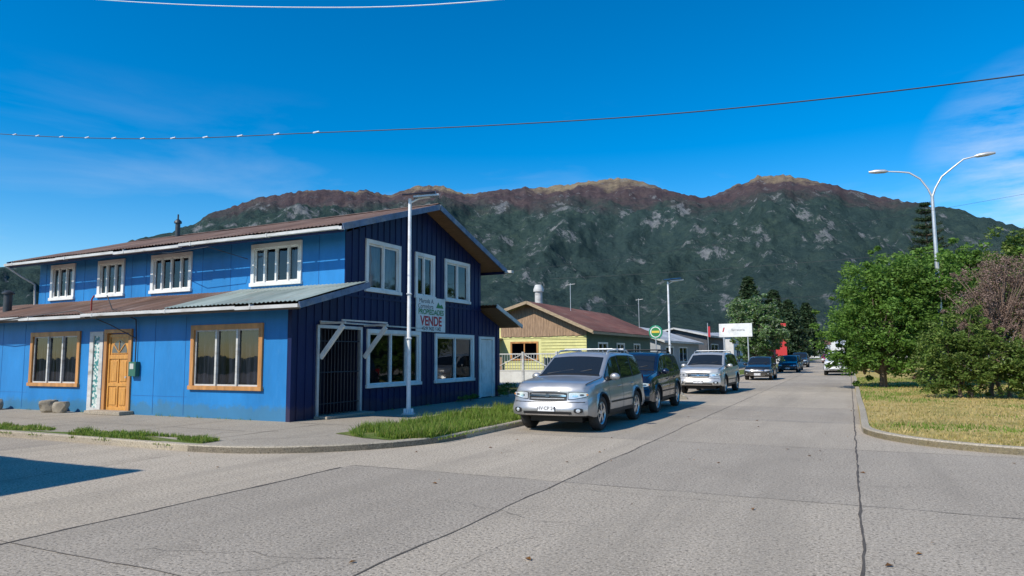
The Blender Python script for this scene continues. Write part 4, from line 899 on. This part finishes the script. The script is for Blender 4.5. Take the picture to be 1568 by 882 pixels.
def tree(name,x,y,z0,lobes,mat,ncl=160,per=70,size=.09,tr=.16,stems=1,branch=True,clr=.45,shell=.5,nbr=50,twig=None):
    g=group(name,(x,y,z0)); C=[];Rr=[]
    tot=sum(l[3]*l[4]*l[5] for l in lobes)
    for (cx,cy,cz,rx,ry,rz) in lobes:
        n=max(6,int(ncl*rx*ry*rz/tot))
        for i in range(n):
            d_=np.random.normal(0,1,3); d_/=np.linalg.norm(d_); q=shell+(1-shell)*random.random(); spr=random.random()<.12
            if spr: q=1.0+.22*random.random()
            d_*=q*(1+.45*noise.noise(Vector(d_*2.4)+Vector((cx*3,cy,cz*2))))
            C.append((cx+d_[0]*rx,cy+d_[1]*ry,max(.15,cz+d_[2]*rz))); Rr.append(clr*(random.uniform(.25,.5) if spr else random.uniform(.5,1.2)))
    C=np.array(C);Rr=np.array(Rr)
    rawmesh('foliage',leaves(C,Rr,per,size,1.0),4,mat,g)
    paths=[]; 
    for s in range(stems):
        ox=random.uniform(-.3,.3)*(stems>1); oy=random.uniform(-.3,.3)*(stems>1)
        top=lobes[s%len(lobes)]; tp=Vector((top[0],top[1],top[2])); b0=Vector((ox,oy,-.05)); m1=b0.lerp(tp,.4)+Vector((random.uniform(-.1,.1),random.uniform(-.1,.1),0))
        paths.append(([b0,b0+Vector((0,0,.25)),m1,tp],[tr*1.3,tr,tr*.75,tr*.3]))
    if branch:
        idx=np.random.choice(len(C),min(len(C),nbr),replace=False)
        for i in idx:
            e=Vector(C[i]); l=min(lobes,key=lambda l:(Vector(l[:3])-e).length); c0=Vector((l[0]*.6,l[1]*.6,max(.4,min(e.z*.55,l[2]))))
            md=c0.lerp(e,.5)+Vector((0,0,.15)); paths.append(([c0,md,e],[tr*.35,tr*.2,.012]))
        paths+= [([Vector((0,0,.6)),Vector((l[0]*.6,l[1]*.6,l[2]*.8)),Vector(l[:3])],[tr*.7,tr*.5,tr*.3]) for l in lobes]
    tubes('trunk_and_limbs',paths,twig or bark,g,6)
    return g
g1=leafmat('fresh_green_leaves',[(.08,.16,.02),(.12,.24,.035),(.17,.31,.055),(.22,.36,.08)],dark=.35,trans=.4)
g2m=leafmat('mid_green_leaves',[(.07,.13,.02),(.12,.20,.035),(.18,.26,.055),(.24,.30,.08)],dark=.35,trans=.35)
dkg=leafmat('dark_conifer_leaves',[(.02,.045,.018),(.035,.07,.026),(.06,.095,.04)],trans=.1)
brn=leafmat('bare_twigs',[(.17,.11,.09),(.24,.16,.13),(.30,.21,.17),(.2,.14,.10)],trans=.1,dark=.3)
pale=leafmat('silvery_leaves',[(.09,.19,.045),(.14,.27,.07),(.24,.35,.15),(.38,.44,.32)],trans=.35)
tree('street_tree',1.3,35,.1,[(0,0,3.0,1.9,1.8,1.9),(-1.0,.2,2.5,1.5,1.4,1.8),(.9,0,4.3,1.5,1.5,1.6),(-.3,.3,4.4,1.6,1.4,1.4),(1.8,.2,3.2,1.4,1.4,1.9),(.2,-.2,1.4,1.8,1.3,1.1),(1.9,0,1.4,1.4,1.3,1.1),(-1.2,0,1.3,1.0,1,.9),(2.3,0,4.9,1.2,1.2,1.4)],g1,ncl=620,per=75,size=.08)
tree('street_tree',3.6,41,.1,[(0,0,4.6,2.0,2,2.1),(1.8,0,5.1,2.0,2,2.2),(-1.2,0,5.2,1.6,1.5,1.6),(1,0,2.6,2,1.8,1.7),(3.4,0,5.1,1.8,2,2.0),(.5,0,6.1,1.3,1.2,1.0)],g1,ncl=420,per=70,size=.1)
tree('street_tree',7.2,40,.1,[(0,0,4.9,2.2,2,2.3),(2.2,0,4.9,2.2,2,2.3),(-1.4,0,3.9,1.5,1.5,1.8),(1,0,6.4,1.6,1.5,1.1),(0,0,2.4,2,2,1.6)],g2m,ncl=360,per=70,size=.1)
tree('green_bush',3.4,27.5,.1,[(0,0,1.3,1.0,.9,1.2),(.8,0,1.2,.9,.9,1.0),(-.6,.2,1.6,.8,.8,1.1),(.3,0,2.2,.8,.7,.8),(1.5,.2,1.1,.7,.7,.9),(-.9,0,.8,.6,.6,.7)],g2m,ncl=320,per=75,size=.055,tr=.06,stems=3,clr=.28)
tree('bare_shrub',4.6,28.8,.1,[(0,0,3.3,1.4,1.2,1.5),(1.3,0,3.5,1.5,1.2,1.6),(-.6,0,2.6,.9,.9,1.0),(1.9,.2,2.3,1.4,1,1.3),(2.9,0,3.4,1.3,1,1.5),(.4,0,4.2,.9,.8,.8)],brn,ncl=440,per=100,size=.03,tr=.07,stems=3,clr=.36,shell=.25,nbr=260,twig=M('twig_brown',(.20,.14,.11),.9,0,.2,6))
tree('green_bush',6.0,27.0,.1,[(0,0,1.0,.9,.9,.9),(1.1,.2,1.1,1,.9,1.0),(-.7,0,1.1,.8,.8,.9)],g2m,ncl=170,per=75,size=.055,tr=.05,stems=2,clr=.28)
tree('street_tree',3.2,62,.1,[(0,0,3.8,2.3,2.2,2.4),(-1.6,0,3,1.6,1.5,1.9),(-1.5,0,1.6,1.4,1.4,1.3)],g1,ncl=190,per=50,size=.15); tree('street_tree',4.0,85,.1,[(0,0,4,2.5,2.5,2.8)],g2m,ncl=110,per=50,size=.2); tree('street_tree',3,120,.1,[(0,0,4,3,3,3)],g2m,ncl=80,per=50,size=.28)
tree('silver_leaf_tree',-7.0,60,.1,[(0,0,3.4,2.1,2,2.0),(.7,0,4.8,1.5,1.4,1.4),(-1.0,0,5.0,1.4,1.3,1.3),(.2,0,2.0,1.8,1.5,1.1),(1.5,0,2.8,1.2,1.2,1.2)],pale,ncl=270,per=60,size=.12)
tree('street_tree',-8.0,70,.1,[(0,0,3.4,2.2,2,2.2)],g2m,ncl=110,per=50,size=.16)
def conifer(name,x,y,z0,h,rad,mat,araucaria=False,tiers=None):
    g=group(name,(x,y,z0)); C=[];R_=[];paths=[([(0,0,0),(0,0,h*.5),(0,0,h)],[h*.018,h*.012,.02])]
    T=tiers or int(h*1.5)
    for t in range(T):
        f=t/(T-1); z=h*(.18+.8*f); rr=rad*(1-f)**.75+.15
        if araucaria: z=h*(.35+.64*f); rr=rad*(1-.8*f**2.2)*random.uniform(.8,1.1)
        nb=9 if not araucaria else 8
        for k in range(nb):
            a=2*math.pi*(k+.5*(t%2))/nb+random.uniform(-.3,.3); l=rr*random.uniform(.6,1.15)
            e=Vector((math.cos(a)*l,math.sin(a)*l,z+(l*.25 if araucaria else -l*.25))); paths.append(([Vector((0,0,z)),Vector((0,0,z)).lerp(e,.6)+Vector((0,0,-.05 if araucaria else .1)),e],[.05,.035,.012]))
            for q in np.linspace(.3,1,6 if araucaria else 5): C.append(tuple(Vector((0,0,z)).lerp(e,q))); R_.append((.22 if araucaria else .18*rad)*random.uniform(.8,1.2))
    rawmesh('foliage',leaves(np.array(C),np.array(R_),20,.08 if araucaria else .05*rad+.05,1.),4,mat,g); tubes('trunk_and_branches',paths,bark,g,6); return g
conifer('araucaria_tree',6.1,64,.1,13.6,1.95,dkg,True,15)
conifer('conifer_tree',-16.2,132,0,15.5,4.6,dkg); conifer('conifer_tree',-12.2,135,0,13.0,4.4,dkg); conifer('conifer_tree',-9,125,0,10.5,3.6,dkg); conifer('conifer_tree',-7.5,150,0,11.5,3.8,dkg); conifer('conifer_tree',-14,110,0,9.5,3.4,dkg)
tree('wall_weeds',-11.6,23.2,.1,[(0,0,.25,.4,.6,.25)],g2m,ncl=30,per=60,size=.03,tr=.01,branch=False,clr=.14)
tree('wall_weeds',-11.7,20.5,.1,[(0,0,.12,.2,.6,.12)],g2m,ncl=20,per=50,size=.03,tr=.01,branch=False,clr=.1)
C=[];R_=[]
for i in range(1500):
    a=math.radians(random.uniform(-75,35)); d_=random.uniform(330,900); x=math.sin(a)*d_; y=math.cos(a)*d_
    if abs(x+3)<14 and d_<500: continue
    C.append((x,y,random.uniform(1,8))); R_.append(random.uniform(4,8))
rawmesh('distant_treeline',leaves(np.array(C),np.array(R_),34,1.7,1.),4,leafmat('distant_leaves',[(.035,.065,.045),(.05,.09,.055),(.075,.11,.07)],trans=.05,ds=.02))
C=[];R_=[]
for i in range(160):
    x=random.uniform(-70,-24); y=random.uniform(32,130); C.append((x,y,random.uniform(.8,4.0))); R_.append(random.uniform(1,2))
for i in range(120):
    x=random.uniform(16,60); y=random.uniform(50,260); C.append((x+8,y,random.uniform(.8,4.5))); R_.append(random.uniform(1,2.2))
rawmesh('background_shrubs',leaves(np.array(C),np.array(R_),120,.34,1.),4,g2m)
# ------------------------------------------------------------------ MOUNTAIN
SIL=[(-100,.07),(-85,.08),(-75,.085),(-63.3,.107),(-60.4,.119),(-56,.148),(-52.2,.172),(-50.0,.197),(-46.6,.222),(-43.1,.238),(-38.4,.240),(-36.3,.236),(-34.1,.252),(-31.9,.251),(-30.2,.239),(-26.3,.247),(-22.4,.251),(-18,.258),(-16.3,.259),(-14.2,.246),(-11.6,.229),(-10.0,.222),(-8.5,.231),(-5.9,.247),(-4.0,.247),(-1.2,.229),(1.9,.208),(4.8,.190),(7.6,.174),(11.1,.144),(16,.11),(25,.08),(40,.06),(60,.05)]
az=np.linspace(-95,55,860); e_=np.interp(az,[q[0] for q in SIL],[q[1] for q in SIL]); rowsN=160; r0=1250.
V=[];Fc=[]
for i,a in enumerate(az):
    ar=math.radians(a); R0=3500+260*noise.noise(Vector((a*.12,0,5)))
    el_=e_[i]+.0035*noise.noise(Vector((a*1.1,0,1)))+.0026*noise.noise(Vector((a*3.3,0,8)))
    for j in range(rowsN):
        s=j/(rowsN-1)*1.12; rr=r0+(R0-r0)*s; x=math.sin(ar)*rr; y=math.cos(ar)*rr
        if s<=1: base=(.62*s+.38*s**2.0)
        else: base=1-(s-1)*1.2
        h=el_*R0*base
        env=max(0,math.sin(math.pi*min(1,s)))**.8
        gul=noise.ridged_multi_fractal(Vector((x/480,y/800,.3)),.9,2.1,6,1.0,2.0)-1.1
        fine=noise.fractal(Vector((x/110,y/110,2)),.9,2,5)
        big=noise.noise(Vector((x/900,y/1400,4)))
        h+=env*(gul*105+big*130)+fine*(20*min(1,s*4)*(1 if s<.96 else .35))
        V.append((x,y,1.65+h-30*(1-min(1,s*5))))
for i in range(len(az)-1):
    for j in range(rowsN-1):
        Fc.append((i*rowsN+j,(i+1)*rowsN+j,(i+1)*rowsN+j+1,i*rowsN+j+1))
mm,nt,b=newmat('mountain_hazy_forest_rock'); b.inputs['Roughness'].default_value=1; b.inputs['Specular IOR Level'].default_value=0
ge=nt.nodes.new('ShaderNodeNewGeometry'); sx=nt.nodes.new('ShaderNodeSeparateXYZ'); nt.links.new(ge.outputs['Position'],sx.inputs[0])
def math_(op,a,b_,c=None):
    n=nt.nodes.new('ShaderNodeMath'); n.operation=op
    for i,v in enumerate((a,b_,c)):
        if v is None: continue
        if hasattr(v,'is_linked'): nt.links.new(v,n.inputs[i])
        else: n.inputs[i].default_value=v
    return n.outputs[0]
hN=math_('MULTIPLY_ADD',tex(nt,.004,7,.7),420,sx.outputs[2]); hN=math_('DIVIDE',hN,1200.)
hazy_forest=ramp(nt,tex(nt,.03,8,.78),[(.3,(.026,.050,.054)),(.5,(.048,.082,.076)),(.7,(.085,.125,.092))])  # forest greens pushed toward blue: aerial haze is painted into the base colour
big_=ramp(nt,tex(nt,.0022,6,.65),[(.35,(.0,.0,.0)),(.65,(.5,.5,.5))]); hazy_forest=mix(nt,hazy_forest,(.04,.072,.078),big_)
red=ramp(nt,tex(nt,.015,8,.78),[(.3,(.06,.062,.075)),(.5,(.105,.080,.088)),(.7,(.14,.11,.105))])
gold=ramp(nt,tex(nt,.012,8,.75),[(.3,(.16,.13,.11)),(.5,(.30,.24,.16)),(.68,(.38,.32,.22))])
f1=ramp(nt,hN,[(.69,(0,0,0)),(.79,(1,)*3)]); f2=ramp(nt,hN,[(.86,(0,0,0)),(.91,(1,)*3)])
o=mix(nt,hazy_forest,red,f1); o=mix(nt,o,gold,f2)
rk=tex(nt,.0062,10,.8,(1.2,1.2,.45)); sn=nt.nodes.new('ShaderNodeSeparateXYZ'); nt.links.new(ge.outputs['Normal'],sn.inputs[0])
steep=ramp(nt,sn.outputs[2],[(.78,(1,)*3),(.92,(.0,)*3)]); rf=ramp(nt,rk,[(.555,(0,0,0)),(.60,(1,)*3)])
rfm=math_('MULTIPLY',steep,rf)
o=mix(nt,o,ramp(nt,tex(nt,.04,6,.7),[(.3,(.13,.15,.17)),(.7,(.32,.33,.33))]),rfm)
nt.links.new(o,b.inputs['Base Color']); bump(nt,b,tex(nt,.035,7,.78),1.0,26)
mesh('mountain',V,Fc,mm,None,smooth=True)
print('done',len(bpy.data.objects))
